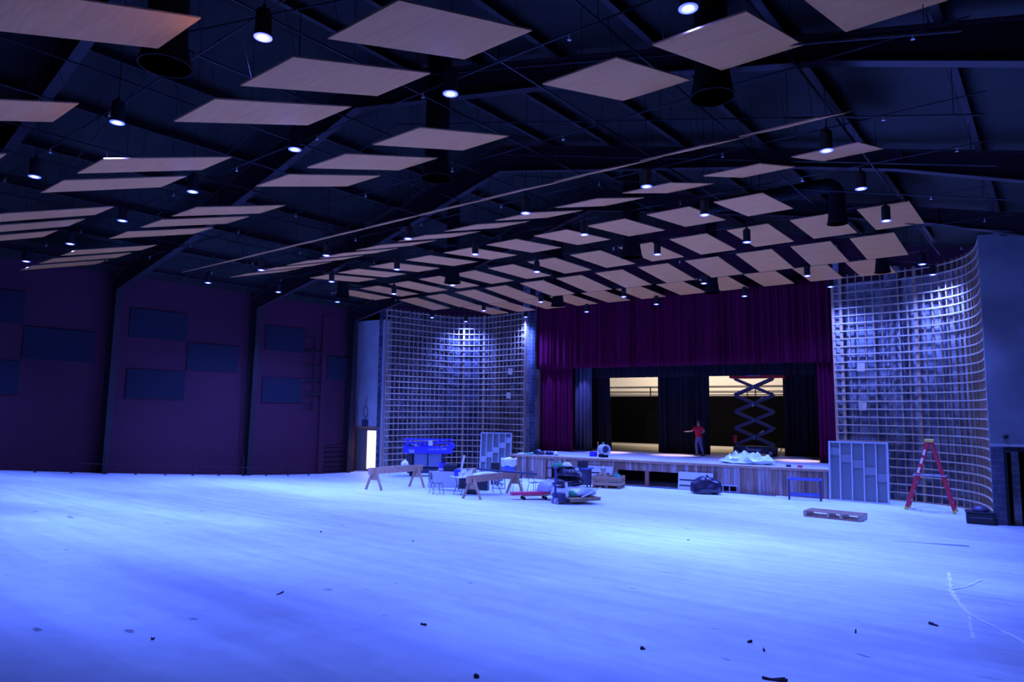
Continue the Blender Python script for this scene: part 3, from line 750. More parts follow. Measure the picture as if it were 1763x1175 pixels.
def m_boards():
    m_ = bpy.data.materials.new('stage_front_boards'); m_.use_nodes = True; nt = m_.node_tree; b_ = nt.nodes['Principled BSDF']; b_.inputs['Roughness'].default_value = .7
    tc = nt.nodes.new('ShaderNodeTexCoord'); sx = nt.nodes.new('ShaderNodeSeparateXYZ'); nt.links.new(tc.outputs['Object'], sx.inputs[0])
    dv = nt.nodes.new('ShaderNodeMath'); dv.operation = 'DIVIDE'; dv.inputs[1].default_value = .14; nt.links.new(sx.outputs[0], dv.inputs[0])
    fr = nt.nodes.new('ShaderNodeMath'); fr.operation = 'FLOOR'; nt.links.new(dv.outputs[0], fr.inputs[0])
    wn = nt.nodes.new('ShaderNodeTexWhiteNoise'); wn.noise_dimensions = '1D'; nt.links.new(fr.outputs[0], wn.inputs['W'])
    cr = nt.nodes.new('ShaderNodeValToRGB'); e = cr.color_ramp.elements; e[0].color = (.26, .13, .08, 1); e[1].color = (.50, .42, .42, 1); k = e.new(.5); k.color = (.42, .24, .16, 1)
    nt.links.new(wn.outputs['Value'], cr.inputs['Fac'])
    fc = nt.nodes.new('ShaderNodeMath'); fc.operation = 'FRACT'; nt.links.new(dv.outputs[0], fc.inputs[0])
    gp = nt.nodes.new('ShaderNodeMath'); gp.operation = 'GREATER_THAN'; gp.inputs[1].default_value = .06; nt.links.new(fc.outputs[0], gp.inputs[0])
    mp = nt.nodes.new('ShaderNodeMapping'); mp.inputs['Scale'].default_value = (9, 3, .9); nt.links.new(tc.outputs['Object'], mp.inputs[0])
    nz = nt.nodes.new('ShaderNodeTexNoise'); nz.inputs['Scale'].default_value = 1; nz.inputs['Detail'].default_value = 5; nt.links.new(mp.outputs[0], nz.inputs[0])
    mr = nt.nodes.new('ShaderNodeMapRange'); mr.inputs[1].default_value = .3; mr.inputs[2].default_value = .7; mr.inputs[3].default_value = .55; mr.inputs[4].default_value = 1.15; nt.links.new(nz.outputs['Fac'], mr.inputs[0])
    mu = nt.nodes.new('ShaderNodeMath'); mu.operation = 'MULTIPLY'; nt.links.new(mr.outputs[0], mu.inputs[0]); nt.links.new(gp.outputs[0], mu.inputs[1])
    hs = nt.nodes.new('ShaderNodeHueSaturation'); nt.links.new(cr.outputs[0], hs.inputs['Color']); nt.links.new(mu.outputs[0], hs.inputs['Value']); nt.links.new(hs.outputs[0], b_.inputs['Base Color'])
    return m_
struct(sobj(m.build('wall_stage_front', m_boards())))
b = MB(); sbox(b, -.45, -.33, .0, 2.9, 0, SZ-.05); sbox(b, 1.5, 1.6, .06, 2.6, 0, SZ-.1); sbox(b, 11.5, 11.6, .06, 2.6, 0, SZ-.1); struct(sobj(b.build('wall_stage_side', M_STUD)))
b = MB(); sbox(b, 1.6, 11.5, 2.5, 2.6, 0, SZ-.1); struct(sobj(b.build('wall_under_stage', M_SLOT)))
b = MB(); sbox(b, 6.83, 6.99, -.03, .12, 0, .7); sbox(b, 5.34, 5.48, -.03, .12, 0, .7); struct(sobj(b.build('trim_7', M_RED if False else mat('red_brown_post', (.40, .12, .09), .7))))
b = MB(); sbox(b, 10.0, 10.93, -.05, .02, .26, .31); sbox(b, 10.0, 10.93, -.05, .02, -.0, .045)
for x in (10.32, 10.6): sbox(b, x-.02, x+.02, -.04, .02, .04, .27)
o = sobj(b.build('stage_vent_frame', M_GREYP)); tag(o, 'small pale slotted vent low in the wooden stage front', 'vent')
b = MB(); sbox(b, 5.6, 12.5, -.30, -.06, 0, .02); struct(sobj(b.build('trim_8', M_NAVYP)))

# ------------------------------------------------------------ curtains
def drape(name, x0, x1, y, z0, z1, pitch, amp, m_, seed=1, thick=.015, hem=0.0, flare=0.0, slant=0.0):
    rnd = random.Random(seed); n_ = int((x1-x0)/pitch*10)
    nz = 10; ph = [rnd.uniform(0, 6.28) for _ in range(6)]
    m = MB()
    for j in range(nz+1):
        z = z0+(z1-z0)*j/nz; q = 1-j/nz
        for i in range(n_+1):
            x = x0+(x1-x0)*i/n_; u = x/pitch*2*PI
            k = (1+.35*math.sin(u*.23+ph[0]))*(.75+.45*q)
            xx = x+pitch*.22*math.sin(2*u+ph[1])*.5 + slant*q
            yy = y+amp*k*(math.sin(u+.8*math.sin(u*.31+ph[2])+q*.3*math.sin(u*.17+ph[4]))+.35*math.sin(2.3*u+ph[3]))
            zz = z+(hem*math.sin(u*.5+ph[5]) if j == 0 else 0)
            m.v.append(Vector((xx, yy, zz)))
    for j in range(nz):
        for i in range(n_): m.f.append([j*(n_+1)+i, j*(n_+1)+i+1, (j+1)*(n_+1)+i+1, (j+1)*(n_+1)+i])
    o = m.build(name, m_, smooth=True); sobj(o)
    s = o.modifiers.new('thick', 'SOLIDIFY'); s.thickness = thick
    return o
tag(drape('valance_curtain', -.80, 14.66, 3.45, 5.70, 9.6, .36, .11, M_DRAPE, 1), 'long maroon velvet valance hanging in folds across stage opening', 'curtain')
tag(drape('side_curtain', -.78, 1.25, 3.85, SZ+.02, 6.2, .23, .06, M_DRAPE, 2), 'maroon velvet side curtain at left of the stage opening', 'curtain')
tag(drape('side_curtain', 13.72, 14.66, 3.85, SZ+.02, 6.2, .2, .06, M_DRAPE, 3), 'maroon velvet side curtain at right of the stage opening', 'curtain')
G = 'black masking curtains on stage'
tag(drape('blue_lit_curtain', .55, 1.65, 5.55, SZ+.01, 8.2, .24, .07, M_LITV, 4), 'black leg strip tinted grey-blue as if lit, beside left maroon curtain', 'curtain')
tag(drape('black_curtain', 1.5, 2.35, 6.2, SZ+.01, 8.2, .24, .06, M_BLACKV, 5, slant=.2), 'black masking curtain left of the left backstage opening', 'curtain', G)
tag(drape('black_curtain', 5.15, 8.0, 6.55, SZ+.01, 8.2, .3, .08, M_BLACKV, 6), 'black masking curtain in the middle, behind the person', 'curtain', G)
tag(drape('black_curtain', 11.5, 14.6, 8.0, SZ+.01, 8.2, .3, .08, M_BLACKV, 7), 'black masking curtain at right behind maroon side curtain', 'curtain', G)
tag(drape('black_curtain', -3.1, 1.0, 7.6, SZ+.01, 8.2, .3, .08, M_BLACKV, 9), 'black masking curtain deep in the left wing', 'curtain', G)
tag(drape('masking_border', -3.1, 16.2, 5.95, 5.27, 8.6, .35, .05, M_BLACKV, 8), 'black border curtain hanging high behind the maroon valance', 'curtain', G)

# ------------------------------------------------------------ things on the hall floor
def sawhorse_beam(x0, y0, x1, y1, label, h0, h1):
    """long timber laid on two A-shaped end legs; (x0,y0)-(x1,y1) are the leg stations"""
    t = thing('sawhorse', label, 'sawhorse', F3(x0, y0), math.atan2(y1-y0, x1-x0), 'long timber sawhorses')
    L = math.hypot(x1-x0, y1-y0); z0 = fz(y0)
    dz = fz(y1)-z0
    b = MB(); b.beam((-.35, 0, h0-.13), (L+.4, 0, dz+h1-.13), .05, .26, (0, 0, 1)); b.build('beam', M_LUMBER, t, bevel=.006)
    for x, h, d in ((.02, h0, 0.0), (L-.02, h1, dz)):
        for sy in (-1, 1):
            b = MB(); b.beam((x, sy*.38, d), (x, sy*.045, d+h-.06), .09, .045, (1, 0, 0)); b.build('leg', M_STUD, t)
        b = MB(); b.box((x+.05, 0, d+h-.36), (.03, .34, .28)); b.build('gusset', M_STUD, t)
    return t
sawhorse_beam(-21.2, 17.9, -21.85, 20.85, 'long timber sawhorse nearest the glowing doorway at left', .88, .93)
sawhorse_beam(-16.85, 18.8, -17.45, 22.1, 'long timber sawhorse in front of folding table and bins', .86, .90)

# white crumpled lump on the first beam
o = MB().blob((0, 0, .05), (.2, .12, .16), seed=3).build('plastic_bag', M_WHITE, smooth=True); place(o, (-21.66, 19.95, fz(19.95)+.935-.01))
tag(o, 'crumpled white bag lying on the left sawhorse timber', 'bag')

def chair(x, y, rz, label):
    t = thing('stacking_chair', label, 'chair', F3(x, y), rz, 'shell chairs around the folding table')
    b = MB()
    P = []
    for j in range(5):
        for i in range(7):
            u = -1+2*i/6; v = j/4
            P.append(Vector((u*.2, -.19+.38*v, .44+.02*u*u-.012*math.sin(PI*v))))
    b.v = P+[p+Vector((0, 0, -.012)) for p in P]; n_ = 7; q = len(P)
    for j in range(4):
        for i in range(6):
            a = j*n_+i; b.f += [[a, a+1, a+n_+1, a+n_], [q+a, q+a+n_, q+a+n_+1, q+a+1]]
    for i in range(6): b.f += [[i, q+i, q+i+1, i+1], [4*n_+i, 4*n_+i+1, q+4*n_+i+1, q+4*n_+i]]
    for j in range(4): b.f += [[j*n_, (j+1)*n_, q+(j+1)*n_, q+j*n_], [j*n_+6, q+j*n_+6, q+(j+1)*n_+6, (j+1)*n_+6]]
    b.build('seat', M_CHAIR, t, smooth=False)
    b = MB(); vs = []
    for j in range(6):
        for i in range(7):
            u = -1+2*i/6; v = j/5; wv = .19*(1-.25*(2*v-1)**2)
            vs.append(Vector((u*wv, .235+.05*v-.035*(1-u*u)*-1, .58+.30*v)))
    b.v = vs+[p+Vector((0, .012, 0)) for p in vs]; q = len(vs)
    for j in range(5):
        for i in range(6):
            a = j*7+i; b.f += [[a, a+1, a+8, a+7], [q+a, q+a+7, q+a+8, q+a+1]]
    for i in range(6): b.f += [[i, q+i, q+i+1, i+1], [35+i, 36+i, q+36+i, q+35+i]]
    for j in range(5): b.f += [[j*7, j*7+7, q+j*7+7, q+j*7], [j*7+6, q+j*7+6, q+j*7+13, j*7+13]]
    b.build('backrest', M_CHAIR, t)
    for sx in (-1, 1):
        b = MB(); b.tube([(sx*.22, -.2, 0), (sx*.17, -.15, .42), (sx*.17, .1, .43)], .011, 6); b.build('leg', M_BLACKM, t)
        b = MB(); b.tube([(sx*.22, .25, 0), (sx*.17, .15, .43), (sx*.15, .22, .46), (sx*.13, .29, .62), (sx*.13, .31, .8)], .011, 6); b.build('leg', M_BLACKM, t)
    return t
chair(-18.95, 19.15, 2.7, 'grey shell chair with its back to camera, left end of the table')
chair(-17.05, 22.9, 1.3, 'dark chair right of second sawhorse, before the stage front')
chair(-17.85, 22.7, -2.2, 'dark chair half hidden behind right legs of second sawhorse')

# folding tables with clutter
def folding_table(x, y, rz, L, W, label, h=.74):
    t = thing('folding_table', label, 'table', F3(x, y), rz)
    b = MB(); b.box((0, 0, h-.015), (L, W, .03)); b.build('tabletop', M_TABLE, t, bevel=.006)
    for sx in (-1, 1):
        for sy in (-1, 1):
            b = MB(); b.tube([(sx*(L/2-.12), sy*(W/2-.08), 0), (sx*(L/2-.28), sy*(W/2-.12), h*.55), (sx*(L/2-.2), sy*(W/2-.1), h-.03)], .013, 6); b.build('leg', M_BLACKM, t)
        b = MB(); b.cyl((sx*(L/2-.26), -W/2+.11, h*.5), (sx*(L/2-.26), W/2-.11, h*.5), .01, n=6); b.build('brace', M_BLACKM, t)
    return t
TA = (-18.2, 20.5); TZ = fz(20.5)+.74
folding_table(-18.15, 20.6, 1.25, 2.1, .76, 'folding table heaped with paper and plastic between the sawhorses')
folding_table(-20.1, 21.0, .3, 1.5, .7, 'second folding table behind the grey shell chair')
Z2 = fz(21.0)+.74
def boxo(name, c, size, m_, label, cat, rz=0, group=None, bevel=.005, rot=None):
    b = MB(); b.box((0, 0, size[2]/2), size); o = b.build(name, m_, bevel=bevel); o.location = c; o.rotation_euler = rot if rot else (0, 0, rz)
    return tag(o, label, cat, group)
# violet sheet hanging before the table
o = MB(); o.add([(-.62, 0, 0), (.6, .02, .0), (.62, 0, .62), (-.58, 0, .66), (-.62, .03, 0), (.6, .05, 0), (.62, .03, .62), (-.58, .03, .66)], [[0, 1, 2, 3], [7, 6, 5, 4], [0, 4, 5, 1], [1, 5, 6, 2], [2, 6, 7, 3], [3, 7, 4, 0]])
o = o.build('sheet_panel', M_GREYP, bevel=.004); place(o, (-19.2, 19.75, fz(20.0)+.0), .75)
o.location.z = fz(20.0)+.22
tag(o, 'pale flat sheet hung on edge from the clutter beside grey chair', 'panel')
b = MB(); b.blob((0, 0, 0), (.62, .26, .10), amp=.12, seed=11, n=20, m=10); o = b.build('plastic_sheeting', M_CLEAR, smooth=True); place(o, (-18.0, 21.0, TZ+.02), 1.25)
tag(o, 'bright crumpled plastic sheeting spread over folding table', 'plastic sheet')
b = MB(); b.add([(-.2, 0, 0), (.2, .05, 0), (.25, .1, .26), (-.12, 0, .10), (-.2, .02, 0), (.2, .07, 0), (.25, .12, .26), (-.12, .02, .10)], [[0, 1, 2, 3], [7, 6, 5, 4], [0, 4, 5, 1], [1, 5, 6, 2], [2, 6, 7, 3], [3, 7, 4, 0]])
o = b.build('paper_sheet', M_PAPER); place(o, (-18.5, 20.3, TZ), .4); tag(o, 'bright stiff paper sheet propped up on folding table', 'paper')
G = 'paper cups on the folding table'
for k, (dx, dy) in enumerate(((-.05, -.5), (.12, -.48))):
    b = MB(); b.lathe([(.035, 0), (.045, .16), (.04, .16), (.03, .01)], n=10); o = b.build('paper_cup', M_WHITE); place(o, (-18.35+dx, 20.2+dy+.1, TZ))
    tag(o, 'white cup at near end of folding table, %s of two' % ('left' if k == 0 else 'right'), 'cup', G)
boxo('tool_case', (-18.55, 19.85, TZ), (.22, .16, .26), M_LIFTBLUE, 'small blue tool case behind the white cups', 'tool case', .6)
boxo('cardboard_box', (-18.75, 20.9, TZ), (.34, .26, .22), M_CARD, 'small tan cardboard box at back of folding table', 'box', .5)
boxo('black_case', (-19.75, 20.7, Z2), (.55, .3, .34), M_BLKPLAS, 'square black case standing on second table', 'case', .7)
b = MB(); b.lathe([(.14, 0), (.16, .34), (.165, .36), (.15, .36), (.14, .02)], n=16); t = thing('paint_bucket', 'blue pail with a pale band beside the black case', 'bucket', (-20.45, 20.95, Z2)); b.build('pail', M_LIFTBLUE, t)
b = MB(); b.lathe([(.148, .08), (.154, .08), (.158, .14), (.150, .14)], n=16); b.build('label_band', mat('cream_band', (.7, .62, .4), .6), t)
b = MB(); b.beam((0, 0, 0), (.16, .02, .72), .09, .02, (0, 1, 0)); o = b.build('white_board', M_WHITE); place(o, (-19.55, 21.1, Z2), .3); tag(o, 'narrow white board leaning upright from the table clutter', 'board')
boxo('white_tray', (-19.6, 21.15, Z2), (.75, .3, .03), M_WHITE, 'long white tray lying below the leaning narrow board', 'tray', .4)
boxo('tote_bin', (-19.35, 22.2, 0), (.62, .42, .52), M_BLKPLAS, 'black storage bin on floor under folding table, right one', 'bin', .5, 'black storage bins', .02)
boxo('tote_bin', (-20.2, 22.1, .02), (.55, .42, .50), M_BLKPLAS, 'black storage bin on floor under folding table, left one', 'bin', .5, 'black storage bins', .02)
boxo('tool_box', (-18.4, 20.6, fz(20.6)), (.5, .26, .18), M_BLKPLAS, 'low black toolbox with white label under the table', 'toolbox', .6)
# floor fan
t = thing('box_fan', 'pale square box fan on floor beside the black bins', 'fan', F3(-19.2, 23.2), .55)
b = MB()
for sx in (-1, 1): b.box((sx*.25, 0, .27), (.04, .14, .54))
for z in (.02, .52): b.box((0, 0, z), (.5, .14, .04))
b.build('fan_frame', M_GALV, t)
b = MB()
for k in range(4):
    a = k*PI/2+.4; b.add([(0, .0, .27), (.22*math.cos(a), -.02, .27+.22*math.sin(a)), (.22*math.cos(a+.9), .03, .27+.22*math.sin(a+.9)), (0, .02, .27), (.22*math.cos(a), 0.0, .27+.22*math.sin(a)), (.22*math.cos(a+.9), .05, .27+.22*math.sin(a+.9))], [[0, 1, 2], [5, 4, 3], [0, 3, 4, 1], [1, 4, 5, 2], [2, 5, 3, 0]])
b.build('blades', M_GALV, t)
b = MB()
for r in (.06, .12, .18, .235):
    pts = [(r*math.cos(2*PI*k/18), -.07, .27+r*math.sin(2*PI*k/18)) for k in range(19)]; b.tube(pts, .004, 4)
for k in range(8): b.cyl((0, -.07, .27), (.24*math.cos(k*PI/4), -.07, .27+.24*math.sin(k*PI/4)), .004, n=4)
b.build('grille', M_GALV, t)

# blue scissor lift, stowed, with loaded platform (stage frame)
def wheel(m_, c, r, w_):
    m_.cyl((c[0], c[1]-w_/2, c[2]), (c[0], c[1]+w_/2, c[2]), r, n=18)
t = thing('scissor_lift', 'blue scissor lift folded low before the left lattice', 'scissor lift', (-25.55, 25.1, 0), .62)
b = MB(); b.box((0, 0, .28), (2.0, .62, .26)); b.build('chassis', M_NAVYP, t, bevel=.02)
for sx in (-1, 1):
    for sy in (-1, 1):
        b = MB(); wheel(b, (sx*.72, sy*.34, .16), .16, .1); b.build('wheel', M_RUBBER, t)
b = MB()
for k in range(6): 
    for sy in (-.22, .22): b.beam((-.9, sy, .46+.12*k), (.9, sy, .52+.12*k), .05, .08)
b.build('scissor_stack', M_NAVYP, t)
b = MB(); b.box((-.3, -.33, .82), (.66, .06, .66)); b.box((.42, -.33, .82), (.66, .06, .66)); b.build('side_panel', mat('lift_panel', (.16, .18, .30), .5), t, bevel=.01)
b = MB(); b.box((-.9, -.28, .8), (.3, .14, .5)); b.build('control_box', M_BLKPLAS, t, bevel=.01)
b = MB(); b.box((.02, -.39, 1.33), (2.42, .03, .34)); b.box((.02, .39, 1.33), (2.42, .03, .34)); b.box((-1.19, 0, 1.33), (.03, .8, .34)); b.box((1.22, 0, 1.33), (.03, .8, .34)); b.box((.02, 0, 1.2), (2.4, .8, .05)); b.build('platform', M_LIFTBLUE, t)
b = MB()
for sy in (-.39, .39):
    b.cyl((-1.19, sy, 1.86), (1.22, sy, 1.84), .022, n=6); b.cyl((-1.19, sy, 1.68), (1.22, sy, 1.68), .018, n=6)
    for x in (-1.18, -.3, .5, 1.2): b.cyl((x, sy, 1.48), (x, sy, 1.86), .022, n=6)
    b.cyl((-1.18, sy, 1.84), (-.3, sy, 1.52), .016, n=6); b.cyl((.5, sy, 1.8), (1.2, sy, 1.55), .016, n=6); b.cyl((-1.15, sy, 1.55), (-.6, sy, 1.7), .016, n=6)
for x in (-1.19, 1.22): b.cyl((x, -.39, 1.86), (x, .39, 1.86), .022, n=6)
b.build('guard_rail', M_LIFTBLUE, t)
b = MB(); b.box((1.32, -.3, 1.55), (.18, .2, .26)); b.build('platform_control', M_LIFTBLUE, t, bevel=.02)
b = MB(); b.box((.2, -.43, 1.68), (.2, .04, .26)); b.build('paper_box', M_WHITE, t)
def txt(s_, size, m_, parent, loc, rot, name='lettering'):
    c = bpy.data.curves.new(name, 'FONT'); c.body = s_; c.size = size; c.extrude = .004; c.align_x = 'CENTER'; c.align_y = 'CENTER'
    o = bpy.data.objects.new(name, c); COL.objects.link(o)
    dg = bpy.context.evaluated_depsgraph_get(); me = bpy.data.meshes.new_from_object(o.evaluated_get(dg)); bpy.data.objects.remove(o)
    me.materials.clear(); me.materials.append(m_); o = bpy.data.objects.new(name, me); COL.objects.link(o); o.parent = parent; o.location = loc; o.rotation_euler = rot; return o
M_LET = mat('pale_lettering', (.55, .55, .85), .5)
txt('Genie', .13, M_LET, t, (.25, -.41, 1.37), (PI/2, 0, 0)); txt('GS-1930', .17, M_LET, t, (.74, -.41, 1.38), (PI/2, 0, 0))
b = MB(); b.box((-.78, -.407, 1.34), (.36, .01, .02)); b.box((-.76, -.407, 1.25), (.26, .01, .09)); b.build('decal', M_LET, t)
# clutter carried on the platform
for k, (nm, c, sz_, m_, lb) in enumerate((('folded_tarp', (-.72, .0), (.7, .4, .3), M_BLKPLAS, 'dark bundle lying inside left part of blue lift platform'), ('hose_coil', (.7, .05), (.55, .4, .34), M_BAG, 'dark coil of hose inside right part of blue lift platform'), ('cardboard_box', (0.0, .1), (.45, .35, .36), M_LIFTBLUE, 'blue bin in the middle of blue lift platform'))):
    a = .62; p = (-25.55+math.cos(a)*c[0]-math.sin(a)*c[1], 25.1+math.sin(a)*c[0]+math.cos(a)*c[1], 1.226)
    if nm == 'hose_coil':
        b = MB(); 
        for q in range(4):
            rr = .22-.02*q; b.tube([(rr*math.cos(2*PI*k_/16), rr*math.sin(2*PI*k_/16), .04+.07*q) for k_ in range(17)], .035, 6)
        o = b.build(nm, m_)
    elif nm == 'folded_tarp': o = MB().blob((0, 0, .08), (sz_[0]/2, sz_[1]/2, sz_[2]), seed=5, amp=.1).build(nm, m_, smooth=True)
    else:
        b = MB(); b.box((0, 0, sz_[2]/2), sz_); o = b.build('storage_bin', m_, bevel=.01)
    place(o, p, a); tag(o, lb, 'clutter' if nm != 'hose_coil' else 'hose')

# steel-stud screens
def stud_screen(x0, y0, x1, y1, h, n_, label, steps, lean=.12, up=True):
    L = math.hypot(x1-x0, y1-y0); t = thing('stud_screen', label, 'framed panel', (x0, y0, 0), math.atan2(y1-y0, x1-x0), 'steel stud screens')
    def Y(z): return lean*(z/h)
    def rb(m_, a, c, z0, z1, d, off=0): # leaning box
        m_.add([(a, Y(z0)+off, z0), (c, Y(z0)+off, z0), (c, Y(z1)+off, z1), (a, Y(z1)+off, z1), (a, Y(z0)+off+d, z0), (c, Y(z0)+off+d, z0), (c, Y(z1)+off+d, z1), (a, Y(z1)+off+d, z1)],
               [[0, 1, 2, 3], [7, 6, 5, 4], [0, 4, 5, 1], [1, 5, 6, 2], [2, 6, 7, 3], [3, 7, 4, 0]])
    m_ = MB(); rb(m_, 0, L, .0, h, .02, .1); m_.build('backer_board', M_BOARD, t)
    for i in range(n_):
        x = L*i/(n_-1); wd = .07 if i in (0, n_-1) else .045
        x = min(max(x, wd/2), L-wd/2)
        m_ = MB(); rb(m_, x-wd/2, x+wd/2, 0.03, h-.03, .1, 0); m_.build('stud', M_GALV, t)
    for z in (0, h-.05):
        m_ = MB(); rb(m_, 0, L, z, z+.05, .11, -.005); m_.build('track', M_GALV, t)
    for i in range(n_-1):
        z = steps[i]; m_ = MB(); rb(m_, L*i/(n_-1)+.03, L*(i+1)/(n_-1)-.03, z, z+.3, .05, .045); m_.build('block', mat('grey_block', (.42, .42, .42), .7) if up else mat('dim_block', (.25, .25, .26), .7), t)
    return t
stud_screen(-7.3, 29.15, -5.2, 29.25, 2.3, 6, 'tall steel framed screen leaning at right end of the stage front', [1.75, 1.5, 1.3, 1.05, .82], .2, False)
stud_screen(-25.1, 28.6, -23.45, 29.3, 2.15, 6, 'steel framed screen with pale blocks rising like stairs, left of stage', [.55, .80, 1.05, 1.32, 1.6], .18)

# waste bin with white liner
t = thing('waste_bin', 'blue-grey waste bin with crumpled white liner left of stage', 'bin', (-21.72, 27.0, 0))
t.scale = (1.15, 1.15, 1.25)
b = MB(); b.lathe([(.24, 0), (.30, .66), (.31, .68), (.28, .68), (.22, .02)], n=20); b.build('bin_body', M_BINBLUE, t)
b = MB(); ph = 0; n_ = 28
pr = [(.315, .50), (.335, .60), (.33, .70), (.345, .78), (.30, .80), (.22, .74), (.12, .70)]
for j, (r, z) in enumerate(pr):
    for i in range(n_):
        a = 2*PI*i/n_; q = 1+.05*math.sin(5*a+j)+.04*math.sin(9*a+2*j); b.v.append(Vector((r*q*math.cos(a), r*q*math.sin(a), z+.03*math.sin(4*a+j*1.3)*(1 if j < 5 else .5))))
for j in range(len(pr)-1):
    for i in range(n_): b.f.append([j*n_+i, j*n_+(i+1) % n_, (j+1)*n_+(i+1) % n_, (j+1)*n_+i])
b.f.append([(len(pr)-1)*n_+i for i in range(n_)])
b.build('liner', M_WHITE, t, smooth=True)
boxo('black_cabinet', (-20.5, 24.5, 0), (.40, .3, .97), M_BLKPLAS, 'black box cabinet standing behind the tables, before the stair-stepped screen', 'cabinet', .6)

# louvred pale panels leaning on the stage front
def louver_panel(x0, x1, z1, label, rows, y=-.28):
    t = sthing('louvred_panel', label, 'panel', x0, y, 0.0, 0, 'pale slotted panels against the stage')
    L = x1-x0; ln = .2
    def q(m_, a, c, z0, z1_, d, off): 
        y0, y1 = ln*z0/z1, ln*z1_/z1
        m_.add([(a, y0+off, z0), (c, y0+off, z0), (c, y1+off, z1_), (a, y1+off, z1_), (a, y0+off+d, z0), (c, y0+off+d, z0), (c, y1+off+d, z1_), (a, y1+off+d, z1_)], [[0, 1, 2, 3], [7, 6, 5, 4], [0, 4, 5, 1], [1, 5, 6, 2], [2, 6, 7, 3], [3, 7, 4, 0]])
    m_ = MB(); q(m_, 0, L, 0.0, z1, .03, .0); m_.build('sheet', M_GREYP, t)
    for z in rows:
        m_ = MB(); q(m_, .06, L-.12, z, z+.05, .01, -.012); m_.build('slot', M_SLOT, t)
    return t
louver_panel(3.78, 5.27, .80, 'pale slotted panel leaning on stage front behind the crate', (.47, .22))
louver_panel(8.42, 9.93, .76, 'pale slotted panel leaning on stage front behind black bag', (.40, .16))

# crate on a pallet base with odds and ends
t = thing('wooden_crate', 'slatted wooden pallet crate in front of pale slotted panel', 'crate', (-15.95, 26.95, 0), .30)
t.scale = (1.25, 1.2, 1.05)
b = MB()
for y in (-.35, 0, .35): b.box((0, y, .02), (1.0, .1, .03))
for x in (-.45, 0, .45):
    for y in (-.35, 0, .35): b.box((x, y, .075), (.1, .1, .08))
b.box((0, 0, .125), (1.0, .8, .02)); b.build('pallet_base', M_STUD, t)
for z in (.2, .34, .45):
    for sy in (-1, 1):
        b = MB(); b.box((0, sy*.4, z), (1.02, .02, .1)); b.build('slat', M_STUD, t)
    for sx in (-1, 1):
        b = MB(); b.box((sx*.5, 0, z), (.02, .8, .1)); b.build('slat', M_STUD, t)
for sx in (-1, 0, 1):
    for sy in (-1, 1):
        b = MB(); b.box((sx*.46, sy*.375, .31), (.08, .03, .36)); b.build('corner_post', M_STUD, t)
o = MB().blob((0, 0, .04), (.2, .2, .62), seed=8, amp=.2).build('cloth_bundle', M_CARD, smooth=True); place(o, (-16.2, 26.9, .14)); tag(o, 'brown bundle piled up in left of the wooden crate', 'bundle')
o = MB().blob((0, 0, .03), (.22, .2, .42), seed=9, amp=.2).build('green_sack', mat('green_cloth', (.03, .20, .14), .7), smooth=True); place(o, (-15.62, 27.1, .14), .4); tag(o, 'dark green sack filling right half of the wooden crate', 'sack')
o = MB().blob((0, 0, .0), (.13, .12, .07), seed=10).build('dark_cap', M_CAP, smooth=True); place(o, (-16.2, 26.9, .77)); tag(o, 'dark cap set on top of the brown bundle', 'cap')

# black bin bag by the stage
o = MB().blob((0, 0, .06), (.58, .36, .54), n=22, m=12, seed=21, amp=.12).build('bin_bag', M_BAG, smooth=True); place(o, (-11.75, 27.75, .07), .2)
tag(o, 'shiny black bin bag on the floor against pale slotted panel', 'bag')
# low blue steel stand
t = thing('tube_stand', 'low blue-painted tube stand at right part of stage front', 'stand', (-8.56, 28.2, 0), .28)
b = MB(); b.box((.03, 0, .4), (.07, .07, .8)); b.build('leg', M_NAVYP, t)
b = MB(); b.box((1.17, 0, .4), (.07, .07, .8)); b.build('leg', M_NAVYP, t)
b = MB(); b.box((.03, .5, .4), (.07, .07, .8)); b.build('leg', M_NAVYP, t)
b = MB(); b.box((1.17, .5, .4), (.07, .07, .8)); b.build('leg', M_NAVYP, t)
M_STBLUE = mat('stand_blue', (.10, .12, .34), .5)
b = MB(); b.box((.6, 0, .80), (1.24, .07, .07)); b.box((.6, .5, .80), (1.24, .07, .07)); b.box((.03, .25, .8), (.07, .5, .07)); b.box((1.17, .25, .8), (.07, .5, .07)); b.build('top_frame', M_STBLUE, t)
b = MB(); b.box((.6, 0, .2), (1.1, .05, .08)); b.box((.6, .5, .2), (1.1, .05, .08)); b.build('stretcher', M_STBLUE, t)

# step ladder
t = thing('step_ladder', 'tall red fibreglass stepladder with yellow cap by right lattice', 'ladder', (-3.72, 28.55, 0), .02)
H_ = 2.42
for sy in (-1, 1):
    b = MB(); b.beam((-.78, sy*.30, .06), (-.05, sy*.16, H_), .03, .11, (1, 0, 0)); b.build('front_rail', M_REDF, t)
    b = MB(); b.beam((-.80, sy*.30, 0), (-.765, sy*.295, .1), .05, .13, (1, 0, 0)); b.build('foot', M_YEL, t)
    b = MB(); b.beam((.66, sy*.34, .06), (.05, sy*.16, H_), .03, .08, (1, 0, 0)); b.build('rear_rail', M_REDF, t)
    b = MB(); b.beam((.68, sy*.34, 0), (.655, sy*.335, .1), .05, .10, (1, 0, 0)); b.build('foot', M_YEL, t)
    for z in (.75,): 
        b = MB(); b.beam((-.78+.73*z/H_, sy*.27, z+.5), (.66-.61*z/H_, sy*.28, z+.5), .02, .03); b.build('spreader', M_GALV, t)
for k in range(7):
    z = .32*(k+1); q = z/H_
    b = MB(); b.box((-.78+.73*q, 0, z), (.10, .58-.28*q, .03)); b.build('step', M_GALV, t)
    b = MB(); b.cyl((.66-.61*q, -.33+.17*q, z), (.66-.61*q, .33-.17*q, z), .014, n=6); b.build('rear_rung', M_GALV, t)
b = MB(); b.box((0, 0, H_+.04), (.30, .42, .11)); b.build('top_cap', M_YEL, t, bevel=.015)
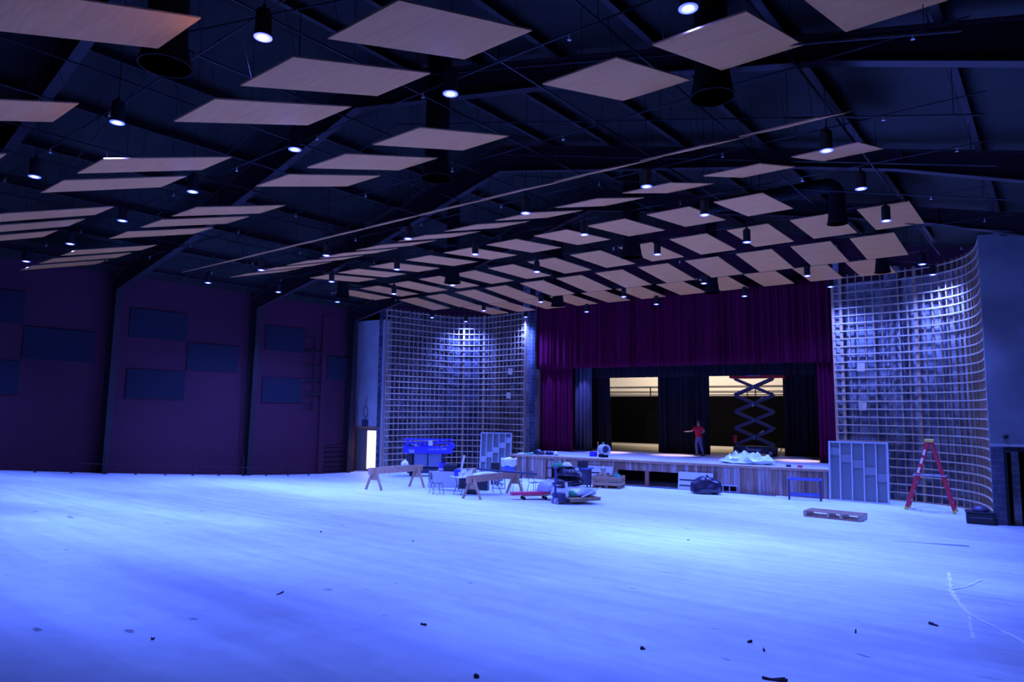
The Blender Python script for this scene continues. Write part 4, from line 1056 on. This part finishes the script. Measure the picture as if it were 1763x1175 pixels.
for k, z in enumerate((2.05, 1.75, 1.42)):
    b = MB(); q = z/H_; b.box((-.78+.73*q, -.30+.14*q-.02, z), (.075, .008, .2), (0, .29, 0)); b.build('sticker', M_WHITE, t)

# black trunk with helmet-like lid
t = thing('storage_chest', 'black chest on the floor against lattice near right door', 'chest', (-2.17, 26.35, 0), .14)
b = MB(); b.box((0, 0, .17), (.74, .5, .32)); b.build('chest_body', M_BLKPLAS, t, bevel=.02)
b = MB(); b.box((0, 0, .355), (.78, .54, .05)); b.build('lid', M_BLKPLAS, t, bevel=.015)
b = MB(); b.box((0, -.275, .20), (.6, .01, .012)); b.build('trim_line', M_GREY, t)
b = MB(); b.lathe([(.24, 0), (.23, .05), (.17, .12), (.08, .16), (0, .17)], n=16); o = b.build('hard_hat', M_NAVYP, smooth=True); place(o, (-2.15, 26.35, .381)); tag(o, 'dark domed helmet lying on top of black chest', 'helmet')

# pallet frame lying on the floor
t = thing('wooden_pallet', 'narrow pale pallet on open floor before the right screen', 'pallet', F3(-5.95, 24.45), -.02)
b = MB()
for k in range(3): b.box((0, -.36+.36*k, .015), (1.72, .09, .03))
b.build('bottom_deck', M_LUMBER, t)
for x in (-.84, -.12, .28, .82):
    b = MB()
    b.box((x, 0, .10), (.07 if abs(x) < .8 else .09, .84, .14)); b.build('stringer', M_STRAP, t)
b = MB()
for k in range(5): b.box((0, -.36+.18*k, .185), (1.74, .12, .02))
b.build('top_deck', M_STUD, t)

# pallet of goods with pallet jack
t = thing('pallet_jack', 'blue pallet jack with upright handle carrying the loaded pallet', 'pallet jack', F3(-14.3, 20.45), -.35)
b = MB(); b.beam((-.02, 0, .15), (.0, 0, 1.25), .06, .06); b.cyl((-.18, 0, 1.28), (.18, 0, 1.28), .02, n=8); b.build('handle', mat('handle_blue', (.05, .05, .22), .5), t)
for s_ in (-.1, .1):
    b = MB(); b.cyl((s_-.03, -.02, .11), (s_+.03, -.02, .11), .11, n=14); b.build('steer_wheel', M_GREY, t)
b = MB(); b.box((0, .18, .22), (.5, .3, .3)); b.build('pump_body', M_NAVYP, t, bevel=.02)
for s_ in (-.2, .2):
    b = MB(); b.box((s_, .9, .09), (.16, 1.2, .06)); b.build('fork', M_NAVYP, t)
t = thing('wooden_pallet', 'wooden pallet under the black bags on the pallet jack', 'pallet', F3(-14.45, 21.6, .12), -.40)
b = MB()
for k in range(7): b.box((0, -.6+.2*k, .12), (2.1, .13, .02))
b.build('top_deck', M_STUD, t)
for k in (-1.0, 0, 1.0):
    b = MB(); b.box((k, 0, .06), (.07, 1.3, .1)); b.build('stringer', M_STUD, t)
bz = fz(21.2)+.26
G = 'bags heaped on the pallet jack'
for i, (dx, dy, dz, sx, sy, sz_, m_, lb, sd) in enumerate(((0.1, 0, 0, .80, .52, .27, M_GOODS, 'pale crinkled clear bag at bottom of pallet heap', 31), (-.1, .1, .33, .56, .42, .27, M_BAG, 'black bag in middle of the heap on pallet', 32),
     (-.02, .12, .66, .54, .40, .27, M_BAG, 'black bag on top of the heap on pallet', 33), (-.40, -.1, .97, .26, .2, .12, M_GREENB, 'green printed bag on left top of black bags', 34), (-.1, .0, 1.0, .2, .16, .12, M_WHITE, 'small white bag crowning the heap on pallet', 35),
     (.30, -.36, .0, .22, .16, .14, M_GREENB, 'green printed packet at lower front of pallet heap', 36))):
    o = MB().blob((0, 0, 0), (sx, sy, sz_), n=20, m=10, seed=sd, amp=.10).build('goods_bag', m_, smooth=True); place(o, (-14.4+dx*1.1, 21.5+dy, bz+dz+.05), .3); tag(o, lb, 'bag', G)
for k, (dx, a) in enumerate(((.5, .5), (.62, .38))):
    b = MB(); b.beam((0, 0, 0), (.62, .1, .34), .16, .04); o = b.build('foil_pack', M_GALV if k == 0 else M_TABLE); place(o, (-14.0+dx-.2, 21.35-.25*k, bz+.02), .2-.2*k); tag(o, 'flat silvery pack sticking out right of the heap, %s' % ('upper' if k == 0 else 'lower'), 'pack', 'flat packs on the pallet')
b = MB(); b.beam((0, 0, 0), (.42, -.55, .0), .1, .05); b.v = [Vector((v.x, v.y, v.z+(.45-.4*((-v.y)/.55)))) for v in b.v]; o = b.build('grey_board', M_GREY); place(o, (-14.25, 21.05, bz+.02)); tag(o, 'pale board slanting down the front of the pallet heap', 'board')

# dolly with red boards
t = thing('furniture_dolly', 'small wheeled dolly under the red boards and clear bag', 'dolly', F3(-15.75, 21.1), .9)
b = MB(); b.box((0, 0, .17), (1.0, .5, .04)); b.build('deck', M_STUD, t)
for sx in (-.42, .42):
    for sy in (-.18, .18):
        b = MB(); b.cyl((sx, sy-.02, .06), (sx, sy+.02, .06), .06, n=12); b.cyl((sx, sy, .06), (sx, sy, .16), .02, n=6); b.build('caster', M_RUBBER, t)
zb = fz(21.1)+.19
for k in range(4):
    b = MB(); b.beam((0, 0, 0), (1.9, 0, .0), .13, .05); o = b.build('red_board', M_PINK); a = .95
    place(o, (-16.55+.07*k, 20.2+.02*k+.05*(k % 2), zb+.03+.052*(k//2)), a); o.location = (-16.25+.14*(k % 2)*math.sin(a)-.0, 20.3-.14*(k % 2)*math.cos(a), zb+.03+.052*(k//2)); tag(o, 'long red board lying on dolly, %s' % ['lower left', 'lower right', 'upper left', 'upper right'][k], 'board', 'red boards on the dolly')
o = MB().blob((0, 0, 0), (.42, .34, .36), n=20, m=10, seed=41, amp=.08).build('goods_bag', M_GOODS, smooth=True); place(o, (-15.45, 21.55, zb+.14), .3); tag(o, 'clear plastic bag of pale goods between red boards and pallet', 'bag', G)
# hand truck
t = thing('hand_truck', 'black tubular hand truck standing left of the pallet heap', 'hand truck', (-17.1, 24.1, 0), .55)
b = MB()
for s_ in (-.2, .2): b.tube([(s_, 0, .05), (s_, .06, 1.15), (s_*.7, .14, 1.28)], .018, 6)
b.cyl((-.14, .14, 1.28), (.14, .14, 1.28), .018, n=6); b.build('frame', M_BLACKM, t)
for z in (.3, .55, .95):
    b = MB(); b.box((0, .01+.05*z, z), (.4, .02, .04)); b.build('crossbar', M_BLACKM, t)
for s_ in (-.24, .24):
    b = MB(); b.cyl((s_-.03, .09, .1), (s_+.03, .09, .1), .1, n=12); b.build('wheel', M_RUBBER, t)
b = MB(); b.box((0, -.1, .015), (.42, .22, .02)); b.build('toe_plate', M_BLACKM, t)
# tall dark tool cart in front of the dark opening
t = thing('tool_cart', 'dark upright tool cart behind the black bags before stage', 'cart', (-17.0, 26.3, 0), .2)
b = MB(); b.box((0, 0, .45), (.85, .5, .7)); b.build('cabinet', M_NAVYP, t, bevel=.02)
b = MB(); b.box((0, 0, .83), (1.0, .56, .06)); b.build('top_tray', M_STBLUE, t)
for sx in (-.38, .38):
    for sy in (-.2, .2):
        b = MB(); b.cyl((sx-.02, sy, .05), (sx+.02, sy, .05), .05, n=10); b.build('caster', M_RUBBER, t)
boxo('black_case', (-16.9, 26.3, .86), (.42, .3, .3), M_BLKPLAS, 'small black case with white label on the tool cart', 'case', .3)

# ------------------------------------------------------------ things on the stage
t = sthing('portable_heater', 'pale drum-shaped blower standing near the stage edge', 'blower', 4.35, .95, SZ, -.75)
b = MB(); b.lathe([(0, -.37), (.10, -.36), (.18, -.32), (.235, -.22), (.245, -.1), (.245, .08), (.215, .16), (.235, .22), (.25, .33), (.19, .34), (.17, .2), (0, .2)], (0, 0, .38), 22, 'x'); b.build('drum', M_GALV, t, smooth=True)
b = MB(); b.lathe([(.0, .0), (.165, .0), (.165, .01), (0, .01)], (.215, 0, .38), 16, 'x'); b.build('outlet', M_NAVYP, t)
for sx in (-.15, .15):
    b = MB(); b.box((sx, 0, .06), (.06, .36, .12)); b.build('foot', M_BLACKM, t)
b = MB(); b.tube([(-.1, 0, .64), (-.08, 0, .70), (.08, 0, .70), (.1, 0, .62)], .018, 6); b.build('handle', M_GALV, t)
b = MB(); b.box((0, 0, .12), (.36, .3, .04)); b.build('base', M_BLACKM, t)
o = boxo('storage_bin', S2W(3.7, 1.2, SZ), (.3, .26, .24), M_LIFTBLUE, 'small violet-blue box left of the pale blower', 'box', TH)
o = MB().blob((0, 0, .02), (1.05, .55, .42), n=36, m=16, seed=51, amp=.10, flat=True)
vv = []
rnd = random.Random(5)
for v in o.v:
    if v.z > .02: v.z *= .65+.45*math.sin(v.x*9)*math.sin(v.y*11+1)+.15*math.sin(v.x*23+2)
    vv.append(v)
o = o.build('plastic_sheeting', M_CLEAR, smooth=False); place(o, S2W(11.1, 1.2, SZ+.07), TH); tag(o, 'large heap of crumpled pale plastic sheeting before red lift', 'plastic sheet')
# clutter at the left front of the stage
for i, (x, y, sx, sy, sz_, m_, lb) in enumerate(((.95, .6, .28, .2, .2, M_BAG, 'dark lumpy bag at left front of stage floor'), (1.45, .7, .2, .16, .13, M_BAG, 'small dark bundle right of the lumpy stage bag'), (.4, .5, .3, .2, .06, M_GREENB, 'flat green and white packet at left end of stage'), (-.0, .45, .25, .2, .05, M_WHITE, 'flat white sheet at left end of stage'), (1.95, .55, .13, .12, .14, M_WHITE, 'white crumpled bag beside violet box on stage'))):
    o = MB().blob((0, 0, 0), (sx, sy, sz_), seed=60+i, amp=.14).build('stage_bundle', m_, smooth=True); place(o, S2W(x, y, SZ+.05 if sz_ > .1 else SZ+.015), TH); tag(o, lb, 'bundle')
boxo('storage_bin', S2W(1.7, .85, SZ), (.26, .2, .14), M_LIFTBLUE, 'violet box among dark bundles at left front of stage', 'box', TH)
for i, x in enumerate((12.9, 13.35)):
    boxo('small_case', S2W(x, .55, SZ), (.18, .14, .09), M_BLKPLAS if i == 0 else M_PINK, ('small black case near right end of the stage edge', 'small red case near right end of the stage edge')[i], 'case', TH)

# red scissor lift raised on stage
t = sthing('scissor_lift', 'red scissor lift raised high on stage, platform in the air', 'scissor lift', 10.2, 7.1, SZ, 0)
b = MB(); b.box((0, 0, .30), (2.1, .7, .30)); b.box((0, 0, .48), (1.9, .6, .06)); b.build('chassis', M_NAVYP, t, bevel=.02)
for sx in (-1, 1):
    for sy in (-1, 1):
        b = MB(); wheel(b, (sx*.83, sy*.38, .19), .19, .12); b.build('wheel', M_RUBBER, t)
        b = MB(); b.cyl((sx*.83, sy*.445, .19), (sx*.83, sy*.455, .19), .1, n=14); b.build('hub', M_GREY, t)
levels = 4; z0 = .55; z1 = 4.02; dz = (z1-z0)/levels
for k in range(levels):
    a, c = z0+dz*k, z0+dz*(k+1)
    for sy in (-.3, .3):
        b = MB(); b.beam((-.92, sy, a+.03), (.92, sy, c-.03), .05, .13); b.build('scissor_arm', M_NAVYP, t)
        b = MB(); b.beam((.92, sy*.8, a+.03), (-.92, sy*.8, c-.03), .05, .13); b.build('scissor_arm', M_NAVYP, t)
    b = MB(); b.cyl((0, -.33, (a+c)/2), (0, .33, (a+c)/2), .04, n=8); b.build('pivot', M_GREY, t)
    for sx in (-.93, .93):
        b = MB(); b.cyl((sx, -.33, c), (sx, .33, c), .045, n=8); b.build('pivot', M_NAVYP, t)
    if k in (0, 2):
        b = MB(); b.cyl((-.1, 0, a+.3), (.42, 0, c-.12), .045, n=8); b.cyl((.2, 0, a+.55), (.42, 0, c-.12), .03, n=8); b.build('hydraulic_ram', M_GALV, t)
b = MB(); b.box((.22, -.42, 4.15), (2.72, .03, .22)); b.box((.22, .42, 4.15), (2.72, .03, .22)); b.box((-1.14, 0, 4.15), (.03, .84, .22)); b.box((1.58, 0, 4.15), (.03, .84, .22)); b.box((.22, 0, 4.07), (2.7, .84, .06)); b.build('platform', M_RED, t)
b = MB()
for sy in (-.42, .42):
    for z in (4.7, 5.2): b.cyl((-1.14, sy, z), (1.58, sy, z), .02, n=6)
    for x in (-1.13, -.3, .6, 1.57): b.cyl((x, sy, 4.2), (x, sy, 5.2), .02, n=6)
b.build('guard_rail', M_RED, t)
b = MB(); b.box((-.72, -.437, 4.19), (.72, .006, .05)); b.box((.05, -.437, 4.18), (.66, .006, .08)); b.box((.85, -.437, 4.2), (.6, .006, .05)); b.build('decal', M_LET, t)
b = MB(); b.box((-.93, -.36, .85), (.16, .1, .4)); b.build('control_box', M_RED, t, bevel=.01)
b = MB(); b.tube([(.98, .1, .55), (1.2, .1, .75), (1.28, .1, .4), (1.1, .1, .06), (.95, .1, .03)], .02, 6); b.build('hose', M_BLACKM, t)
b = MB(); b.box((0, -.36, .33), (.7, .01, .1)); b.box((-.35, -.36, .42), (.12, .01, .08)); b.build('side_label', M_GREY, t)

# debris on the hall floor
rnd = random.Random(12)
G = 'scraps strewn on the concrete floor'
DB = [(-3.48, 3.97, .08, .05, 'dark crumpled scrap nearest camera at the bottom edge of floor'), (-4.83, 4.74, .12, .01, 'thin dark stick near the bottom edge, left of crumpled scrap'), (-5.73, 2.64, .05, .02, 'small dark chip in the lower left of floor'),
      (-6.72, 4.42, .22, .012, 'long thin sliver in the lower left floor'), (-3.06, 5.75, .10, .015, 'short dark sliver right of centre in lower floor'), (-1.91, 5.82, .35, .05, 'flat dark strip at bottom edge right of centre'),
      (-1.89, 8.44, .20, .03, 'thin dark stick lower right of centre'), (-1.33, 9.8, .22, .04, 'dark flat strip in the violet lower right floor'), (-6.98, 15.4, .10, .05, 'small dark lump in middle of floor'), (-2.5, 6.9, .12, .03, 'flaky dark scrap cluster, left flake'), (-2.3, 6.7, .14, .03, 'flaky dark scrap cluster, right flake'),
      (-9.5, 9.0, .07, .03, 'tiny dark chip left of centre on the pale floor'), (-11.2, 8.2, .07, .03, 'tiny dark chip far left on the pale floor')]
for i, (x, y, l, w_, lb) in enumerate(DB):
    b = MB(); n_ = 9
    up = []; lo = []
    for k in range(n_):
        a = 2*PI*k/n_; q = rnd.uniform(.35, .7); up.append(Vector((l/2*q*math.cos(a), w_/2*q*math.sin(a)+.0, rnd.uniform(.006, .03)))); lo.append(Vector((up[-1].x, up[-1].y, 0)))
    b.v = up+lo; b.f = [list(range(n_)), list(range(2*n_-1, n_-1, -1))]+[[k, n_+k, n_+(k+1) % n_, (k+1) % n_] for k in range(n_)]
    o = b.build('floor_scrap', M_DEBRIS); place(o, F3(x, y, .003), rnd.uniform(0, 3)); tag(o, lb, 'scrap', G)
b = MB(); b.box((0, 0, .012), (1.75, .09, .02), (0, 0, 0)); o = b.build('floor_strip', M_TABLE); place(o, F3(-2.85, 21.05, .004), .36); tag(o, 'long thin pale strip lying on floor near right tower', 'strip')

# ------------------------------------------------------------ the person on stage
def skin(name, pts, edges, rad, m_, parent, root=0, lv=2):
    me = bpy.data.meshes.new(name); me.from_pydata([Vector(p) for p in pts], edges, [])
    o = bpy.data.objects.new(name, me); COL.objects.link(o); o.parent = parent; me.materials.append(m_)
    md = o.modifiers.new('skin', 'SKIN'); md.use_smooth_shade = True
    for i, r in enumerate(rad):
        v = me.skin_vertices[0].data[i]; v.radius = r if isinstance(r, tuple) else (r, r); v.use_root = (i == root)
    s_ = o.modifiers.new('sub', 'SUBSURF'); s_.levels = lv; s_.render_levels = lv
    return o
P = sthing('person', 'person in red shirt and dark cap standing on stage with arms held out', 'person', 7.76, 5.35, SZ, -.35)
# local frame: the person faces -y; x>0 is the person's left
J = dict(pel=(0, 0, .93), sp=(0, 0, 1.12), ch=(0, .01, 1.34), nk=(0, .01, 1.50), h0=(0, 0, 1.60), h1=(0, -.01, 1.72),
         lh=(.10, 0, .90), lk=(.16, -.02, .50), la=(.24, .03, .09), lt=(.27, -.14, .04),
         rh=(-.10, 0, .90), rk=(-.12, -.03, .50), ra=(-.13, .02, .09), rt=(-.15, -.15, .04),
         ls=(.19, .01, 1.44), le=(.37, -.02, 1.24), lw=(.40, -.22, 1.20), lp=(.41, -.29, 1.20),
         rs=(-.19, .01, 1.44), re=(-.40, -.06, 1.24), rw=(-.63, -.16, 1.22), rp=(-.70, -.19, 1.22))
names = list(J); ix = {k: i for i, k in enumerate(names)}
pts = [J[k] for k in names]
E_ = [('pel', 'sp'), ('sp', 'ch'), ('ch', 'nk'), ('nk', 'h0'), ('h0', 'h1'), ('pel', 'lh'), ('lh', 'lk'), ('lk', 'la'), ('la', 'lt'), ('pel', 'rh'), ('rh', 'rk'), ('rk', 'ra'), ('ra', 'rt'),
      ('ch', 'ls'), ('ls', 'le'), ('le', 'lw'), ('lw', 'lp'), ('ch', 'rs'), ('rs', 're'), ('re', 'rw'), ('rw', 'rp')]
rad = dict(pel=(.15, .11), sp=(.14, .10), ch=(.16, .11), nk=.055, h0=(.075, .085), h1=(.078, .095), lh=.09, lk=.06, la=.042, lt=.035, rh=.09, rk=.06, ra=.042, rt=.035,
           ls=.06, le=.042, lw=.028, lp=(.04, .016), rs=.06, re=.042, rw=.028, rp=(.04, .016))
E2 = [(ix[a], ix[c]) for a, c in E_]; R2 = [rad[k] for k in names]
# fingers: four of unequal length and a thumb on each hand
for side, wpt, pal, d in (('l', J['lw'], J['lp'], Vector((.02, -1, -.1))), ('r', J['rw'], J['rp'], Vector((-.9, -.4, .02)))):
    d = d.normalized(); a = d.cross(Vector((0, 0, 1))).normalized(); pi_ = ix['lp' if side == 'l' else 'rp']; base = Vector(pal)
    for j, L_ in enumerate((.07, .08, .075, .06)):
        o0 = base + a*((j-1.5)*.021) + d*.02; o1 = o0+d*L_*.55+Vector((0, 0, -.006)); o2 = o0+d*L_+Vector((0, 0, -.022))
        k = len(pts); pts += [tuple(o0), tuple(o1), tuple(o2)]; E2 += [(pi_, k), (k, k+1), (k+1, k+2)]; R2 += [.0095, .009, .008]
    th = (Vector(wpt)*.45+base*.55) + a*(.035 if side == 'r' else -.035)
    k = len(pts); pts += [tuple(th), tuple(th+d*.035+a*(.02 if side == 'r' else -.02)+Vector((0, 0, .01)))]; E2 += [(pi_, k), (k, k+1)]; R2 += [.011, .009]
body = skin('body', pts, E2, R2, M_SKIN, P, 0)
# head details
b = MB(); b.lathe([(0, -.02), (.012, -.012), (.012, .01), (0, .02)], (0, -.112, 1.645), 8); b.build('nose', M_SKIN, P, smooth=True)
for s_ in (-1, 1):
    b = MB(); b.lathe([(0, -.011), (.011, 0), (0, .011)], (s_*.032, -.094, 1.675), 8); b.build('eye', M_HAIR, P)
    b = MB(); b.lathe([(0, -.03), (.014, -.01), (.016, .012), (0, .03)], (s_*.085, .0, 1.655), 8); b.build('ear', M_SKIN, P, smooth=True)
b = MB(); b.box((0, -.094, 1.603), (.045, .008, .008)); b.build('mouth', mat('lips', (.4, .14, .12), .6), P)
b = MB(); b.blob((0, .015, 1.655), (.094, .108, .10), n=16, m=10, amp=.015, flat=False); b.v = [v if v.z > 1.62 and v.y > -.06 else Vector((v.x*.8, max(v.y, -.03)*.8, max(v.z, 1.6))) for v in b.v]; b.build('hair', M_HAIR, P, smooth=True)
b = MB(); b.lathe([(.105, 0), (.108, .03), (.095, .085), (.06, .12), (0, .13)], (0, 0, 1.705), 18); b.add([(-.085, -.07, 1.712), (.085, -.07, 1.712), (.06, -.185, 1.702), (-.06, -.185, 1.702), (-.085, -.07, 1.725), (.085, -.07, 1.725), (.06, -.185, 1.714), (-.06, -.185, 1.714)], [[0, 1, 2, 3], [7, 6, 5, 4], [0, 4, 5, 1], [1, 5, 6, 2], [2, 6, 7, 3], [3, 7, 4, 0]]); b.build('cap', M_CAP, P, smooth=False)
skin('shirt', [(0, 0, .86), (0, 0, 1.10), (0, .01, 1.32), (0, .01, 1.47), (.20, .01, 1.43), (.33, -.01, 1.29), (-.20, .01, 1.43), (-.34, -.04, 1.30)], [(0, 1), (1, 2), (2, 3), (2, 4), (4, 5), (2, 6), (6, 7)],
     [(.21, .155), (.195, .145), (.20, .145), (.09, .085), (.11, .10), .09, (.11, .10), .09], M_SHIRT, P)
skin('trousers', [(0, 0, 1.0), (0, 0, .88), (.10, 0, .82), (.155, -.02, .50), (.235, .03, .12), (-.10, 0, .82), (-.12, -.03, .50), (-.13, .02, .12)], [(0, 1), (1, 2), (2, 3), (3, 4), (1, 5), (5, 6), (6, 7)],
     [(.165, .125), (.17, .13), .11, .085, .07, .11, .085, .07], M_JEANS, P)
for nm, a, c in (('l', J['la'], J['lt']), ('r', J['ra'], J['rt'])):
    b = MB(); b.box(((a[0]+c[0])/2, (a[1]+c[1])/2-.01, .045), (.10, .28, .09)); b.build('shoe', M_BLKPLAS, P, bevel=.03)

b = MB(); b.cyl((0, 0, 0), (3.3, 0, -.02), .035, n=8); o = b.build('long_pole', M_NAVYP); place(o, (-19.0, 21.2, fz(21.2)+.955))
tag(o, 'long dark pole lying across second sawhorse above the clutter', 'pole')

# pale plaster spill marks near the right wall
b = MB(); rnd = random.Random(3)
for PL, wd in (([(-1.85, 15.8), (-1.7, 14.6), (-1.55, 13.4), (-1.35, 12.3), (-1.1, 11.2), (-.75, 10.4), (-.4, 9.6)], .10), ([(-1.3, 15.4), (-1.4, 14.2), (-1.55, 13.4)], .05), ([(-1.1, 11.2), (-1.0, 10.2), (-.9, 9.4)], .05)):
    Q = catmull(PL, 5)
    for (x0, y0), (x1, y1) in zip(Q[:-1], Q[1:]):
        w0 = wd*rnd.uniform(.3, 1); k = len(b.v)
        for (x, y) in ((x0, y0), (x1, y1)):
            for sx in (-1, 1):
                b.v.append(Vector((x+sx*w0/2, y, fz(y)+.006)))
        b.f.append([k, k+1, k+3, k+2])
o = b.build('plaster_mark', mat('plaster_mark', (.93, .93, .95), .7)); md = o.modifiers.new('s', 'SOLIDIFY'); md.thickness = .004; md.offset = 1
tag(o, 'pale branching spill mark on the floor near lower right', 'mark')
